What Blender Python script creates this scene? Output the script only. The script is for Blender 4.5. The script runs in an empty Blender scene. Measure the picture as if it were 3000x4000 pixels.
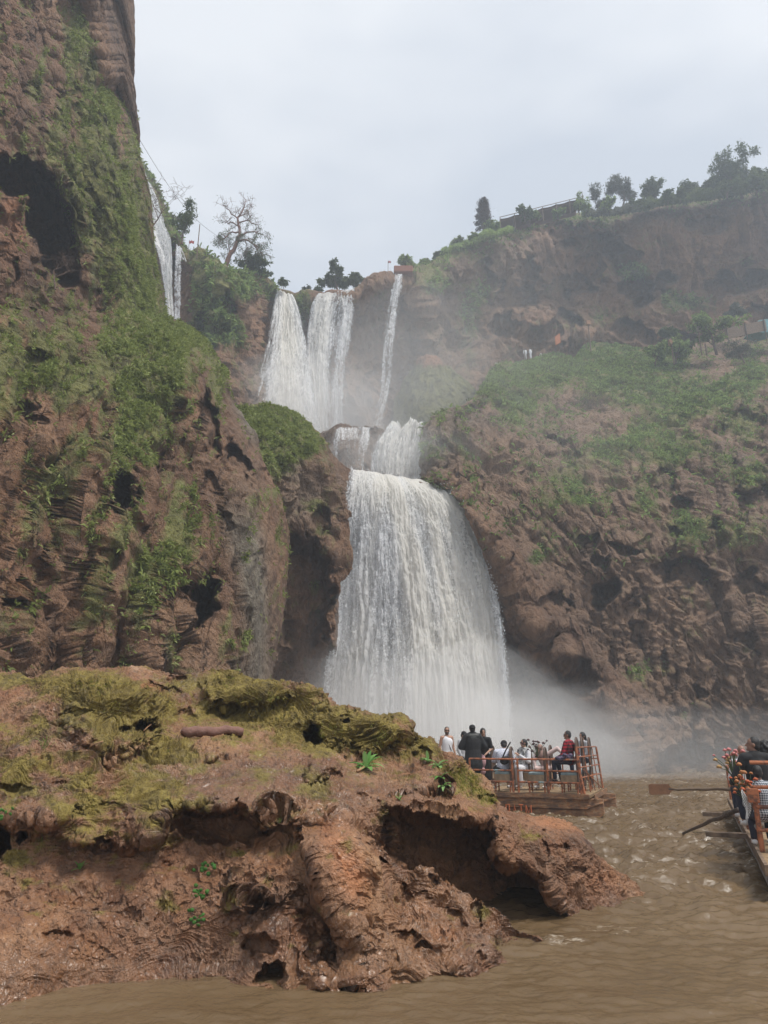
import bpy, bmesh, math, random
import numpy as np
from mathutils import Vector, Matrix, Euler
R = math.radians
random.seed(7)
rng = np.random.default_rng(11)
scene = bpy.context.scene
col = scene.collection

# ------------------------------------------------------------------ camera
F, CX, CY = 2800.0, 1500.0, 2000.0          # focal length and centre in photograph pixels
PITCH, CAMZ = R(17.63), 2.0
cd = bpy.data.cameras.new('camera'); cam = bpy.data.objects.new('camera', cd); col.objects.link(cam)
cd.sensor_fit = 'VERTICAL'; cd.sensor_height = 36; cd.sensor_width = 27; cd.lens = 36 * F / 4000
cd.clip_end = 2000; cd.clip_start = 0.1
cam.location = (0, 0, CAMZ); cam.rotation_euler = (math.pi / 2 + PITCH, 0, 0)
scene.camera = cam
# ------------------------------------------------------------------ world (overcast sky)
SUN_EL, SUN_AZ = R(64), R(115)     # azimuth from +Y clockwise: behind right shoulder
w = bpy.data.worlds.new('World'); scene.world = w; w.use_nodes = True
nt = w.node_tree; nt.nodes.clear()
out = nt.nodes.new('ShaderNodeOutputWorld'); bg = nt.nodes.new('ShaderNodeBackground')
sky = nt.nodes.new('ShaderNodeTexSky'); sky.sky_type = 'NISHITA'; sky.sun_disc = False
sky.sun_elevation = SUN_EL; sky.sun_rotation = SUN_AZ; sky.air_density = 1; sky.dust_density = 3
tc = nt.nodes.new('ShaderNodeTexCoord'); mp = nt.nodes.new('ShaderNodeMapping'); mp.inputs['Scale'].default_value = (1, 1, 2.6)
nz = nt.nodes.new('ShaderNodeTexNoise'); nz.inputs['Scale'].default_value = 1.6; nz.inputs['Detail'].default_value = 4; nz.inputs['Roughness'].default_value = .5
cr = nt.nodes.new('ShaderNodeValToRGB')
cr.color_ramp.elements[0].position = .40; cr.color_ramp.elements[0].color = (5.5, 5.95, 6.65, 1)
cr.color_ramp.elements[1].position = .60; cr.color_ramp.elements[1].color = (7.8, 8.0, 8.3, 1)
mx = nt.nodes.new('ShaderNodeMix'); mx.data_type = 'RGBA'; mx.inputs[0].default_value = .9
nt.links.new(tc.outputs['Generated'], mp.inputs[0]); nt.links.new(mp.outputs[0], nz.inputs[0]); nt.links.new(nz.outputs[0], cr.inputs[0])
nt.links.new(sky.outputs[0], mx.inputs[6]); nt.links.new(cr.outputs[0], mx.inputs[7])
nt.links.new(mx.outputs[2], bg.inputs[0]); bg.inputs[1].default_value = 0.082
nt.links.new(bg.outputs[0], out.inputs[0])
# ------------------------------------------------------------------ sun, thin cloud in front of it
sd = bpy.data.lights.new('sun', 'SUN'); sd.energy = 2.7; sd.angle = R(14); sd.color = (1, .955, .88)
so = bpy.data.objects.new('sun', sd); col.objects.link(so)
so.rotation_euler = (math.pi / 2 - SUN_EL, 0, math.pi - SUN_AZ)
# light comes from azimuth SUN_AZ (clockwise from +Y)
_d = Vector((math.sin(SUN_AZ) * math.cos(SUN_EL), math.cos(SUN_AZ) * math.cos(SUN_EL), math.sin(SUN_EL)))
so.rotation_euler = (-_d).to_track_quat('-Z', 'Y').to_euler()
vs = scene.view_settings; vs.view_transform = 'Standard'; vs.look = 'None'; vs.exposure = .55; vs.gamma = 1
cy = scene.cycles
cy.use_denoising = True; cy.max_bounces = 6; cy.diffuse_bounces = 3; cy.glossy_bounces = 2; cy.transmission_bounces = 3
cy.volume_bounces = 4; cy.transparent_max_bounces = 24; cy.volume_step_rate = 1; cy.volume_max_steps = 64
cy.use_adaptive_sampling = True; cy.adaptive_threshold = .02; cy.caustics_reflective = False; cy.caustics_refractive = False

# ------------------------------------------------------------------ helpers
CP, SP = math.cos(PITCH), math.sin(PITCH)
def proj(px, py, D):
    """world points seen at pixel (px,py) at ground distance D (numpy)"""
    px, py, D = np.broadcast_arrays(np.asarray(px, float), np.asarray(py, float), np.asarray(D, float))
    x = (px - CX) / F; z = (CY - py) / F
    s = D / (CP - z * SP)
    return np.stack([x * s, D, CAMZ + (SP + z * CP) * s], -1)
def repx(P):
    z = P[..., 2] - CAMZ; a = np.maximum(P[..., 1] * CP + z * SP, .5)
    return CX + F * P[..., 0] / a, CY - F * (-P[..., 1] * SP + z * CP) / a
def P3(px, py, D): return Vector(proj(px, py, D).tolist())
def dwater(py, z=0.0):
    return (CAMZ - z) / np.tan(np.arctan((np.asarray(py, float) - CY) / F) - PITCH)
def sstep(a, b, x):
    t = np.clip((x - a) / (b - a), 0, 1); return t * t * (3 - 2 * t)
def crv(x, pts):
    """smooth monotone-ish interpolation through (x,y) points"""
    xs = np.array([p[0] for p in pts], float); ys = np.array([p[1] for p in pts], float)
    x = np.clip(x, xs[0], xs[-1])
    m = np.gradient(ys, xs)
    i = np.clip(np.searchsorted(xs, x) - 1, 0, len(xs) - 2)
    h = xs[i + 1] - xs[i]; t = (x - xs[i]) / h
    sl = (ys[i + 1] - ys[i]) / h
    m0 = np.where(m[i] * sl <= 0, 0, m[i]); m1 = np.where(m[i + 1] * sl <= 0, 0, m[i + 1])
    return ys[i] * (2 * t**3 - 3 * t**2 + 1) + m0 * h * (t**3 - 2 * t**2 + t) + ys[i + 1] * (3 * t**2 - 2 * t**3) + m1 * h * (t**3 - t**2)
def table(xs, ys, T, x, y):
    """smooth 2-D interpolation of T[len(ys)][len(xs)]"""
    T = np.array(T, float); rows = [crv(x, list(zip(xs, r))) for r in T]
    ys = np.array(ys, float); y = np.clip(y, ys[0], ys[-1])
    i = np.clip(np.searchsorted(ys, y) - 1, 0, len(ys) - 2)
    t = (y - ys[i]) / (ys[i + 1] - ys[i])
    Rw = np.stack(rows, 0); flat = Rw.reshape(len(ys), -1); ii = i.reshape(-1); k = np.arange(flat.shape[1]); t1 = t.reshape(-1)
    def g(j): return flat[np.clip(j, 0, len(ys) - 1), k]
    p0, p1, p2, p3 = g(ii - 1), g(ii), g(ii + 1), g(ii + 2)
    r = .5 * ((2 * p1) + (-p0 + p2) * t1 + (2 * p0 - 5 * p1 + 4 * p2 - p3) * t1**2 + (-p0 + 3 * p1 - 3 * p2 + p3) * t1**3)
    return r.reshape(x.shape)
_perm = np.random.default_rng(5).permutation(256).astype(np.int32); _perm = np.concatenate([_perm, _perm, _perm])
_g = np.random.default_rng(6).normal(size=(256, 3)); _g = (_g / np.linalg.norm(_g, axis=1, keepdims=True)).astype(np.float32)
def pn(P):
    """Perlin noise, P (N,3) -> about -1..1"""
    P = P.astype(np.float32); i = np.floor(P).astype(np.int32); f = P - i; i &= 255
    u = f * f * f * (f * (f * 6 - 15) + 10)
    X, Y, Z = i[:, 0], i[:, 1], i[:, 2]; r = None
    def c(dx, dy, dz):
        h = _perm[_perm[_perm[X + dx] + Y + dy] + Z + dz]; g = _g[h]
        return g[:, 0] * (f[:, 0] - dx) + g[:, 1] * (f[:, 1] - dy) + g[:, 2] * (f[:, 2] - dz)
    a = c(0, 0, 0); a += u[:, 0] * (c(1, 0, 0) - a); b = c(0, 1, 0); b += u[:, 0] * (c(1, 1, 0) - b)
    d = c(0, 0, 1); d += u[:, 0] * (c(1, 0, 1) - d); e = c(0, 1, 1); e += u[:, 0] * (c(1, 1, 1) - e)
    a += u[:, 1] * (b - a); d += u[:, 1] * (e - d)
    return (a + u[:, 2] * (d - a)) * 1.7
def fbm(P, n=4, g=.5, lac=2.03):
    s = 0; a = 1; P = P.copy()
    for k in range(n): s = s + a * pn(P + 17.3 * k); a *= g; P = P * lac
    return s
def ridged(P, n=3, g=.5):
    s = 0; a = 1
    for k in range(n): s = s + a * (1 - 2 * np.abs(pn(P * (2.07**k) + 9.1 * k))); a *= g
    return s
def blob(px, py, L):
    """sum of soft rotated ellipses (x,y,rx,ry,deg,strength)"""
    s = np.zeros_like(px)
    for (x, y, rx, ry, a, k) in L:
        c, n = math.cos(R(a)), math.sin(R(a)); dx, dy = px - x, py - y
        q = ((dx * c + dy * n) / rx)**2 + ((-dx * n + dy * c) / ry)**2
        s = s + k * np.exp(-q * 1.2)
    return s
def grid_normals(P):
    du = np.gradient(P, axis=1); dv = np.gradient(P, axis=0)
    n = np.cross(du, dv); n /= np.linalg.norm(n, axis=-1, keepdims=True) + 1e-9
    return n
def grid_faces(nv, nu, off=0):
    a = (np.arange(nv - 1)[:, None] * nu + np.arange(nu - 1)[None]).reshape(-1) + off
    return np.stack([a, a + 1, a + nu + 1, a + nu], 1)
def make_mesh(name, V, Q, attrs=None, uv=None, mat=None, smooth=True, parent=None):
    V = np.asarray(V, np.float32).reshape(-1, 3); Q = np.asarray(Q, np.int32); k = Q.shape[1]
    me = bpy.data.meshes.new(name); me.vertices.add(len(V)); me.vertices.foreach_set('co', V.reshape(-1))
    me.loops.add(Q.size); me.loops.foreach_set('vertex_index', Q.reshape(-1))
    me.polygons.add(len(Q)); me.polygons.foreach_set('loop_start', np.arange(len(Q), dtype=np.int32) * k)
    me.polygons.foreach_set('loop_total', np.full(len(Q), k, np.int32))
    me.polygons.foreach_set('use_smooth', np.full(len(Q), smooth, bool))
    for an, av in (attrs or {}).items():
        at = me.attributes.new(an, 'FLOAT', 'POINT'); at.data.foreach_set('value', np.asarray(av, np.float32).reshape(-1))
    if uv is not None:
        l = me.uv_layers.new(name='UVMap'); l.data.foreach_set('uv', np.asarray(uv, np.float32).reshape(-1, 2)[Q.reshape(-1)].reshape(-1))
    me.update(); me.validate()
    o = bpy.data.objects.new(name, me); col.objects.link(o)
    if mat: me.materials.append(mat)
    if parent: o.parent = parent
    return o
def tag(o, label=None, cat=None, group=None, kind=None):
    if label: o['label'] = label
    if cat: o['category'] = cat
    if group: o['group'] = group
    if kind: o['kind'] = kind
    return o
def empty(name, loc, rz=0, label=None, cat=None, group=None):
    o = bpy.data.objects.new(name, None); col.objects.link(o); o.location = loc; o.rotation_euler = (0, 0, rz)
    o.empty_display_size = .2
    return tag(o, label, cat, group)

# ------------------------------------------------------------------ material helpers
class NT:
    def __init__(s, name):
        s.m = bpy.data.materials.new(name); s.m.use_nodes = True; s.t = s.m.node_tree; s.t.nodes.clear()
        s.out = s.t.nodes.new('ShaderNodeOutputMaterial')
    def n(s, typ, ins=None, **kw):
        nd = s.t.nodes.new('ShaderNode' + typ)
        for k, v in kw.items(): setattr(nd, k, v)
        for k, v in (ins or {}).items():
            sk = nd.inputs[k]
            if isinstance(v, bpy.types.NodeSocket): s.t.links.new(v, sk)
            else: sk.default_value = v
        return nd
    def math(s, op, a, b=None, clamp=False):
        d = {0: a}
        if b is not None: d[1] = b
        return s.n('Math', d, operation=op, use_clamp=clamp).outputs[0]
    def noise(s, vec, scale, detail=4, rough=.5, dist=0, out=0):
        return s.n('TexNoise', {'Vector': vec, 'Scale': scale, 'Detail': detail, 'Roughness': rough, 'Distortion': dist}).outputs[out]
    def mapped(s, vec, scale=(1, 1, 1), loc=(0, 0, 0), rot=(0, 0, 0)):
        return s.n('Mapping', {'Vector': vec, 'Scale': scale, 'Location': loc, 'Rotation': rot}).outputs[0]
    def ramp(s, f, stops):
        nd = s.n('ValToRGB', {0: f}); e = nd.color_ramp.elements
        while len(e) < len(stops): e.new(.5)
        for k, (p, c) in enumerate(stops):
            e[k].position = p; e[k].color = (*c, 1) if isinstance(c, (tuple, list)) else (c, c, c, 1)
        return nd.outputs[0]
    def mix(s, f, a, b, blend='MIX'):
        nd = s.t.nodes.new('ShaderNodeMix'); nd.data_type = 'RGBA'; nd.blend_type = blend
        for k, v in ((0, f), (6, a), (7, b)):
            if isinstance(v, bpy.types.NodeSocket): s.t.links.new(v, nd.inputs[k])
            else: nd.inputs[k].default_value = v if k == 0 else ((*v, 1) if len(v) == 3 else v)
        return nd.outputs[2]
    def attr(s, name): return s.n('Attribute', attribute_name=name).outputs['Fac']
    def coord(s, k='Object'): return s.n('TexCoord').outputs[k]
    def pos(s): return s.n('NewGeometry').outputs['Position']
    def bump(s, h, strength=.5, dist=.1, normal=None):
        d = {'Height': h, 'Strength': strength, 'Distance': dist}
        if normal is not None: d['Normal'] = normal
        return s.n('Bump', d).outputs[0]
    def bsdf(s, **kw):
        d = {k.replace('_', ' '): v for k, v in kw.items()}
        for k in ('Base Color',):
            if k in d and isinstance(d[k], tuple) and len(d[k]) == 3: d[k] = (*d[k], 1)
        return s.n('BsdfPrincipled', d).outputs[0]
    def surf(s, sh): s.t.links.new(sh, s.out.inputs[0]); return s.m
    def vol(s, sh): s.t.links.new(sh, s.out.inputs[1]); return s.m
_mc = {}
def simple(name, c, rough=.6, metal=0, var=.15, scale=8, bump=0, bscale=40, c2=None, thr=.5):
    """painted / cloth / wood surface with slight variation"""
    if name in _mc: return _mc[name]
    t = NT(name); v = t.coord(); n1 = t.noise(v, scale, 5, .6)
    c = tuple(c); c2 = c2 or tuple(x * (1 - var * 2) for x in c)
    cc = t.ramp(n1, [(thr - .15, c2), (thr + .15, c)])
    kw = dict(Base_Color=cc, Roughness=rough, Metallic=metal)
    if bump: kw['Normal'] = t.bump(t.noise(v, bscale, 4), bump, .02)
    _mc[name] = t.surf(t.bsdf(**kw)); return _mc[name]
# ================================================================== ROCK
def rock_material(name, scale, far=False):
    """scale: size of the texture features in metres"""
    t = NT(name); p = t.pos()
    k = 1.0 / scale
    pv = t.mapped(p, (k, k, k * .55))
    n1 = t.noise(pv, .5, 6, .6, .6); n2 = t.noise(t.mapped(p, (k * 1.3, k * 1.3, k * 1.0), (31, 7, 3)), 2.2, 7, .68, .3); n3 = t.noise(pv, 9, 5, .7)
    K = .72 if far else 1.
    kk = lambda *c: tuple(x * K for x in c)
    if far: base = t.ramp(n1, [(.30, (.085, .040, .021)), (.46, (.18, .088, .045)), (.58, (.26, .137, .072)), (.75, (.34, .195, .108))])
    else: base = t.ramp(n1, [(.32, (.085, .034, .014)), (.45, (.225, .092, .036)), (.57, (.335, .158, .066)), (.74, (.45, .255, .12))])
    base = t.mix(t.ramp(n2, [(.38, 0.), (.62, 1.)]), base, t.mix(.45, base, (.28, .165, .09) if far else (.42, .245, .145)))
    tone = t.attr('tone')
    # tone 0 = red brown; 1 = clean orange clay; -1 = grey tufa
    base = t.mix(t.math('MULTIPLY', tone, t.ramp(n2, [(.35, .5), (.6, 1.)]), True), base, kk(.47, .19, .075))
    base = t.mix(t.math('MULTIPLY', t.math('MULTIPLY', tone, -1), .85, True), base, t.mix(t.ramp(n3, [(.35, 0.), (.65, 1.)]), (.13, .105, .075), (.25, .215, .16)))
    base = t.mix(t.ramp(n3, [(.36, .5), (.52, 0.)]), base, (.055, .03, .018))
    # moss film
    moss = t.attr('moss')
    gn = t.noise(t.mapped(p, (k, k, k * .8), (5, 5, 5)), 4.5, 7, .72)
    mo = t.ramp(t.math('ADD', t.math('MULTIPLY', moss, .8), t.math('MULTIPLY', t.math('SUBTRACT', gn, .5), 1.5)), [(.2, 0.), (.5, 1.)])
    gcol = t.ramp(t.noise(pv, 5, 5, .7), [(.3, (.085, .06, .013)), (.5, (.215, .155, .028)), (.7, (.33, .26, .055))]) if not far else \
           t.ramp(t.noise(pv, 5, 5, .7), [(.3, (.075, .065, .022)), (.5, (.155, .155, .042)), (.7, (.24, .23, .07))])
    base = t.mix(mo, base, gcol)
    wet = t.attr('wet')
    base = t.mix(t.math('MULTIPLY', wet, .45, True), base, t.mix(.5, base, (.02, .01, .006)))
    rn = t.ramp(t.noise(pv, 7, 4, .6), [(.35, .12), (.65, .42)])
    rough = t.math('SUBTRACT', .88, t.math('MULTIPLY', t.math('MULTIPLY', wet, t.math('SUBTRACT', 1., t.math('MULTIPLY', mo, .7))), t.math('SUBTRACT', .95, rn)))
    h = t.math('ADD', t.math('MULTIPLY', n2, 1.4), t.math('ADD', t.math('MULTIPLY', n3, .7), t.math('MULTIPLY', t.noise(pv, 28, 4, .7), .28)))
    nrm = t.bump(h, .9, scale * (.12 if not far else .2))
    return t.surf(t.bsdf(Base_Color=base, Roughness=rough, Normal=nrm, Specular_IOR_Level=.5, Coat_Weight=t.math('MULTIPLY', t.math('MULTIPLY', wet, t.math('SUBTRACT', 1., t.math('MULTIPLY', mo, .6))), 0. if far else .5), Coat_Roughness=.26, Coat_IOR=1.4))
M_NEAR = rock_material('wet_tufa_rock', .8)
M_CLIFF = rock_material('cliff_rock', 4.0, True)

def sheet(nu, nv, fn, ext=None, next_=30, side='top'):
    """fn(u,v)->px,py,D.  v runs bottom->top, u left->right.  ext: world vector function added past the last row / column"""
    u, v = np.meshgrid(np.linspace(0, 1, nu), np.linspace(0, 1, nv))
    px, py, D = fn(u, v); P = proj(px, py, D)
    if ext is not None:
        t = (np.arange(1, next_ + 1) / next_)
        if side == 'top':
            E = P[-1][None] + ext(t)[:, None, :]
            P = np.concatenate([P, E], 0); px = np.concatenate([px, np.repeat(px[-1:], next_, 0)], 0); py = np.concatenate([py, np.repeat(py[-1:], next_, 0)], 0)
        else:
            E = P[:, -1][:, None] + ext(t)[None, :, :]
            P = np.concatenate([P, E], 1); px = np.concatenate([px, np.repeat(px[:, -1:], next_, 1)], 1); py = np.concatenate([py, np.repeat(py[:, -1:], next_, 1)], 1)
    return P, px, py
def toward(P, amt):
    """move points along their own sight line from the river's edge (features hollowed out or pushed forward), metres"""
    d = P - np.array([0, 0, CAMZ]); d /= np.linalg.norm(d, axis=-1, keepdims=True)
    return P + d * amt[..., None]
def pits(px, py, L, warp=None):
    """(x,y,rx,ry,deg,depth): steep-rimmed hollow"""
    s = np.zeros_like(px)
    wx, wy = warp if warp is not None else (0, 0)
    for (x, y, rx, ry, a, k) in L:
        c, n = math.cos(R(a)), math.sin(R(a)); dx, dy = px + wx - x, py + wy - y
        q = np.sqrt(((dx * c + dy * n) / rx)**2 + ((-dx * n + dy * c) / ry)**2)
        s = np.maximum(s, k * sstep(1.12, .72, q)) if k > 0 else s + k * sstep(1.2, .2, q)
    return s
def edge_att(nv, nu, top=0, right=0, ext=24, lo=.12):
    """1 inside, small near the silhouette rows / columns"""
    A = np.ones((nv, nu)); 
    if top: k = np.arange(nv); A *= np.maximum(lo, sstep(0, top, np.abs(nv - 1 - ext - k)))[:, None]
    if right: k = np.arange(nu); A *= np.maximum(lo, sstep(0, right, np.abs(nu - 1 - ext - k)))[None]
    return A
def drape(px, py, q, k, seed=0.):
    """long hanging folds of tufa: q is the coordinate across them (photograph pixels), k their width"""
    w_ = fbm(np.stack([q.reshape(-1) / (k * 3), py.reshape(-1) / 420, q.reshape(-1) * 0 + seed], 1), 2).reshape(px.shape) * k * .45
    a = np.abs(pn(np.stack([(q + w_).reshape(-1) / k, py.reshape(-1) / (k * 9), q.reshape(-1) * 0 + seed], 1))).reshape(px.shape)
    b = np.abs(pn(np.stack([(q + w_).reshape(-1) / (k * .42), py.reshape(-1) / (k * 6), q.reshape(-1) * 0 + seed + 9], 1))).reshape(px.shape)
    return (1 - 2.2 * a) + .45 * (1 - 2.2 * b)
def disp_cliff(P, sc, amp=1.0, att=1., seed=0., shear=0.):
    """tufa cliff displacement. sc = feature size in metres"""
    sh = P.shape; N = grid_normals(P); V = P.reshape(-1, 3) / sc + seed; n = N.reshape(-1, 3)
    W = V + .5 * np.stack([pn(V * .6 + 3), pn(V * .6 + 40), pn(V * .6 + 80)], 1)
    big = fbm(W * [.25, .25, .16], 3)
    Ws = W.copy(); Ws[:, 0] -= shear * V[:, 2]; Ws[:, 1] *= .25 if shear else 1.
    flute = ridged(Ws * [.9, .9, .09], 3) + .9 * ridged(Ws * [.35, .35, .04] + 5, 2)
    lump = fbm(W * ([1.2, 1.2, .85] if shear == 0 else [1.2, .6, .45]), 3, .5)
    ridge = ridged(Ws * [2.3, 2.3, .6] + 4, 3, .55)
    scal = (V[:, 2] * 1.9 + 1.3 * pn(W * [.9, .9, .4] + 9) + .6 * pn(W * 2.2)) % 1.0
    fine = fbm(V * ([6, 6, 3.6] if shear == 0 else [6, 3, 2.2]), 3, .65)
    pit = sstep(.42, .7, pn(W * [.8, .8, .6] + 21)) * .5 + sstep(.3, .55, pn(W * [2.4, 2.4, 1.5] + 5)) * .22
    a = np.broadcast_to(att, sh[:2]).reshape(-1)
    d = ((.50 - .22 * (shear != 0)) * big + (.30 - .16 * (shear != 0)) * flute + .15 * lump) * a + (.13 * ridge + .07 * fine + (.035 if shear == 0 else .008) * scal**2) * (.45 + .55 * a) - pit * a
    d = d * amp * sc
    Q = P.reshape(-1, 3) + n * d[:, None]
    Q[:, 2] -= (.35 if shear == 0 else .12) * np.maximum(d, 0)                    # lips droop
    return Q.reshape(sh), d.reshape(sh[:2]), pit.reshape(sh[:2])
class Batch:
    """several grids gathered into one mesh"""
    def __init__(s): s.V = []; s.Q = []; s.A = {}; s.n = 0
    def add(s, P, **attrs):
        nv, nu = P.shape[:2]; s.V.append(P.reshape(-1, 3)); s.Q.append(grid_faces(nv, nu, s.n)); s.n += nv * nu
        for k, a in attrs.items(): s.A.setdefault(k, []).append(np.broadcast_to(a, (nv, nu)).reshape(-1))
    def build(s, name, mat):
        return make_mesh(name, np.concatenate(s.V), np.concatenate(s.Q), {k: np.concatenate(a) for k, a in s.A.items()}, mat=mat)
VEG = []     # (points, normals, density, kind) gathered for the plant cover
def veg(P, px, py, dens, size, who):
    N = grid_normals(P); VEG.append((P, N, dens, size, who))

def pxwarp(px, py, s, a, k=0.):
    s *= .8; a *= 1.35
    p = np.stack([px.reshape(-1) / s, py.reshape(-1) / s, np.full(px.size, k)], 1)
    return (a * fbm(p, 3)).reshape(px.shape), (a * fbm(p + 50, 3)).reshape(px.shape)

# ------------------------------------------------------------------ left cliff (near wall, green and brown)
LXR = [(-400, 455), (0, 453), (60, 440), (150, 465), (230, 470), (290, 483), (330, 458), (365, 462), (430, 485), (500, 505), (580, 520), (660, 540),
       (800, 550), (900, 562), (945, 575), (1000, 602), (1100, 622), (1200, 640), (1232, 650), (1252, 700), (1280, 753), (1323, 811), (1381, 847),
       (1446, 876), (1504, 884), (1570, 900), (1621, 937), (1705, 996), (1773, 1010), (1823, 1030), (1908, 1075), (1975, 1100), (2100, 1110), (2400, 1080), (2650, 1030), (3100, 1020)]
def f_left(u, v):
    py = 3000 - 3350 * v
    xr = crv(py, LXR) - 22 * sstep(820, 960, py) * sstep(1500, 1300, py); xr = xr + 9 * 1.1 * fbm(np.stack([py.reshape(-1) / 38, py.reshape(-1) * 0, py.reshape(-1) * 0], 1), 4, .65).reshape(py.shape) * sstep(1200, 900, py); u2 = u
    px = -420 + (xr + 420) * u2
    D = table([0, .25, .5, .75, .9, 1], [-400, 0, 600, 1200, 1300, 1500, 1900, 2300, 2700, 3000],
        [[21, 23.5, 26, 29, 31, 35], [21, 23, 26, 29, 31, 35], [20, 22, 25, 29.5, 32, 37], [20, 22, 25.5, 31, 34, 39],
         [19.5, 21.5, 25, 29.5, 32.5, 38], [19, 21, 24, 28, 31, 36], [18.5, 20.5, 23, 27, 30, 34.5], [18, 20, 22.3, 25.5, 28, 32],
         [17.5, 19.3, 21.5, 24.3, 26.5, 30], [17, 19, 21, 23.8, 25.8, 29]], u2, py)
    return px, py, D
P, px, py = sheet(620, 900, f_left, lambda t: np.stack([-3 * t**2, 10 * t, -.0 * t], -1), 24, 'side')
wp = pxwarp(px, py, 90, 26)
PITF = lambda px, py, wp: pits(px, py, [(205, 900, 88, 240, -16, 9), (60, 690, 120, 85, 25, 7.0), (473, 1925, 52, 66, 0, 4.), (802, 2345, 54, 88, 8, 5.), (822, 1650, 30, 130, -8, 2.2), (925, 1790, 60, 44, 30, 1.8)], wp) + .35 * pits(px, py, [(228, 1985, 34, 62, -15, 2.5), (135, 1405, 62, 46, 10, 2.), (101, 1612, 60, 42, 0, 2.), 
    (820, 1890, 30, 50, 0, 1.8), (1010, 1870, 60, 40, 0, 1.5), (890, 2040, 26, 60, -20, 1.4), (430, 2180, 30, 60, 0, 1.2), (60, 1060, 20, 60, 0, 1),
    (520, 520, 60, 30, 30, .8), (455, 780, 26, 120, -10, .9), (330, 300, 26, 70, -10, 1.), (480, 1130, 24, 50, 0, .9), (330, 1150, 60, 40, 35, 1.2),
    (600, 2350, 24, 120, 8, .7), (170, 2300, 30, 160, 5, .9), (15, 440, 18, 12, 0, 1.5)], wp)
# chute running down the face and the buttress left of it
def seg(px, py, x0, y0, x1, y1):
    dx, dy = x1 - x0, y1 - y0; L2 = dx * dx + dy * dy; t = np.clip(((px - x0) * dx + (py - y0) * dy) / L2, 0, 1)
    return ((px - x0) * dy - (py - y0) * dx) / math.sqrt(L2), np.hypot(px - x0 - t * dx, py - y0 - t * dy), t
s1, d1, t1 = seg(px, py, 668, 1560, 420, 2620)
chute = np.exp(-(d1 / (18 + 34 * t1))**2) * sstep(0, .1, t1)
s2, d2, t2 = seg(px, py, 320, 1620, 420, 2520)
s3, d3, t3 = seg(px, py, 205, 1700, 150, 2650)
s4, d4, t4 = seg(px, py, 950, 1840, 1010, 2700)
over = sstep(360, 330, py + wp[1] * .6) * sstep(250, 330, px + wp[0]) * sstep(-10, 60, px - (300 + (py) * .28))   # dark hanging brow, top
bl_ = sstep(1250, 1650, py); qd = (1 - bl_) * (px - .17 * (py - 1250)) + bl_ * (px + .22 * (py - 1450))
move = 2.2 * chute - .62 * drape(px, py, qd, 115., 2.) - .8 * np.exp(-(d2 / 80)**2) + 1.6 * np.exp(-(d3 / 30)**2) * sstep(0, .2, t3) - 1.3 * np.exp(-(d4 / 60)**2) - 2.2 * over
Pm = toward(P, move)
Pd, d, pt = disp_cliff(Pm, 2.1, .58, edge_att(*Pm.shape[:2], right=90), shear=.23); px, py = repx(Pd); wp = pxwarp(px, py, 90, 24); pit = PITF(px, py, wp); Pd = toward(Pd, pit)
gy = fbm(np.stack([(px + .23 * py).reshape(-1) / 62, py.reshape(-1) / 260, px.reshape(-1) * 0], 1), 4, .6).reshape(px.shape)
mossL = blob(px, py, [(330, 700, 160, 420, -18, .75), (470, 850, 90, 450, -10, .8), (560, 1150, 90, 220, 0, .8), (330, 200, 90, 260, -20, .5), (150, 1350, 200, 160, 0, .55),
    (250, 1500, 160, 100, 0, .6), (620, 1420, 190, 150, 10, .9), (540, 1620, 110, 190, 10, 1.), (760, 1330, 110, 70, 20, .8), (560, 2300, 60, 260, 14, .7), (700, 2050, 60, 200, -4, .7), (440, 2050, 120, 300, 0, .4),
    (200, 1900, 90, 260, 20, .55), (400, 2330, 70, 160, 0, .5), (30, 1500, 80, 250, 0, .6), (30, 2450, 50, 150, 0, .5), (860, 1480, 50, 120, 0, .6), (1010, 1950, 70, 60, 0, .5), (500, 1400, 160, 120, 0, .6), (560, 540, 60, 200, 0, .7)])
greyL = np.clip(blob(px, py, [(960, 1620, 34, 150, -25, .8), (1000, 2350, 55, 380, -3, .9), (930, 2100, 60, 180, -15, .6), (960, 2640, 90, 80, 0, .4)]) * 1.3, 0, 1)
tone = .9 * blob(px, py, [(60, 850, 70, 200, 0, .9), (40, 150, 90, 300, 0, .25), (330, 1660, 60, 120, 25, .5), (360, 2350, 60, 300, 15, .35), (70, 2250, 90, 400, 0, .3)]) \
    - 1.5 * blob(px, py, [(960, 1620, 34, 150, -25, .8), (1000, 2350, 55, 380, -3, .9), (930, 2100, 60, 180, -15, .6), (960, 2640, 90, 80, 0, .4)])
BL = Batch()
lc_m = np.clip((mossL * .95 + .45 * gy + .10) * (1 - .85 * greyL) - .8 * (pit > .8) - .7 * chute - .8 * over, 0, 1.2)
BL.add(Pd, moss=lc_m, tone=tone, wet=np.clip(.1 + .3 * sstep(2000, 2600, py), 0, 1))
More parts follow.
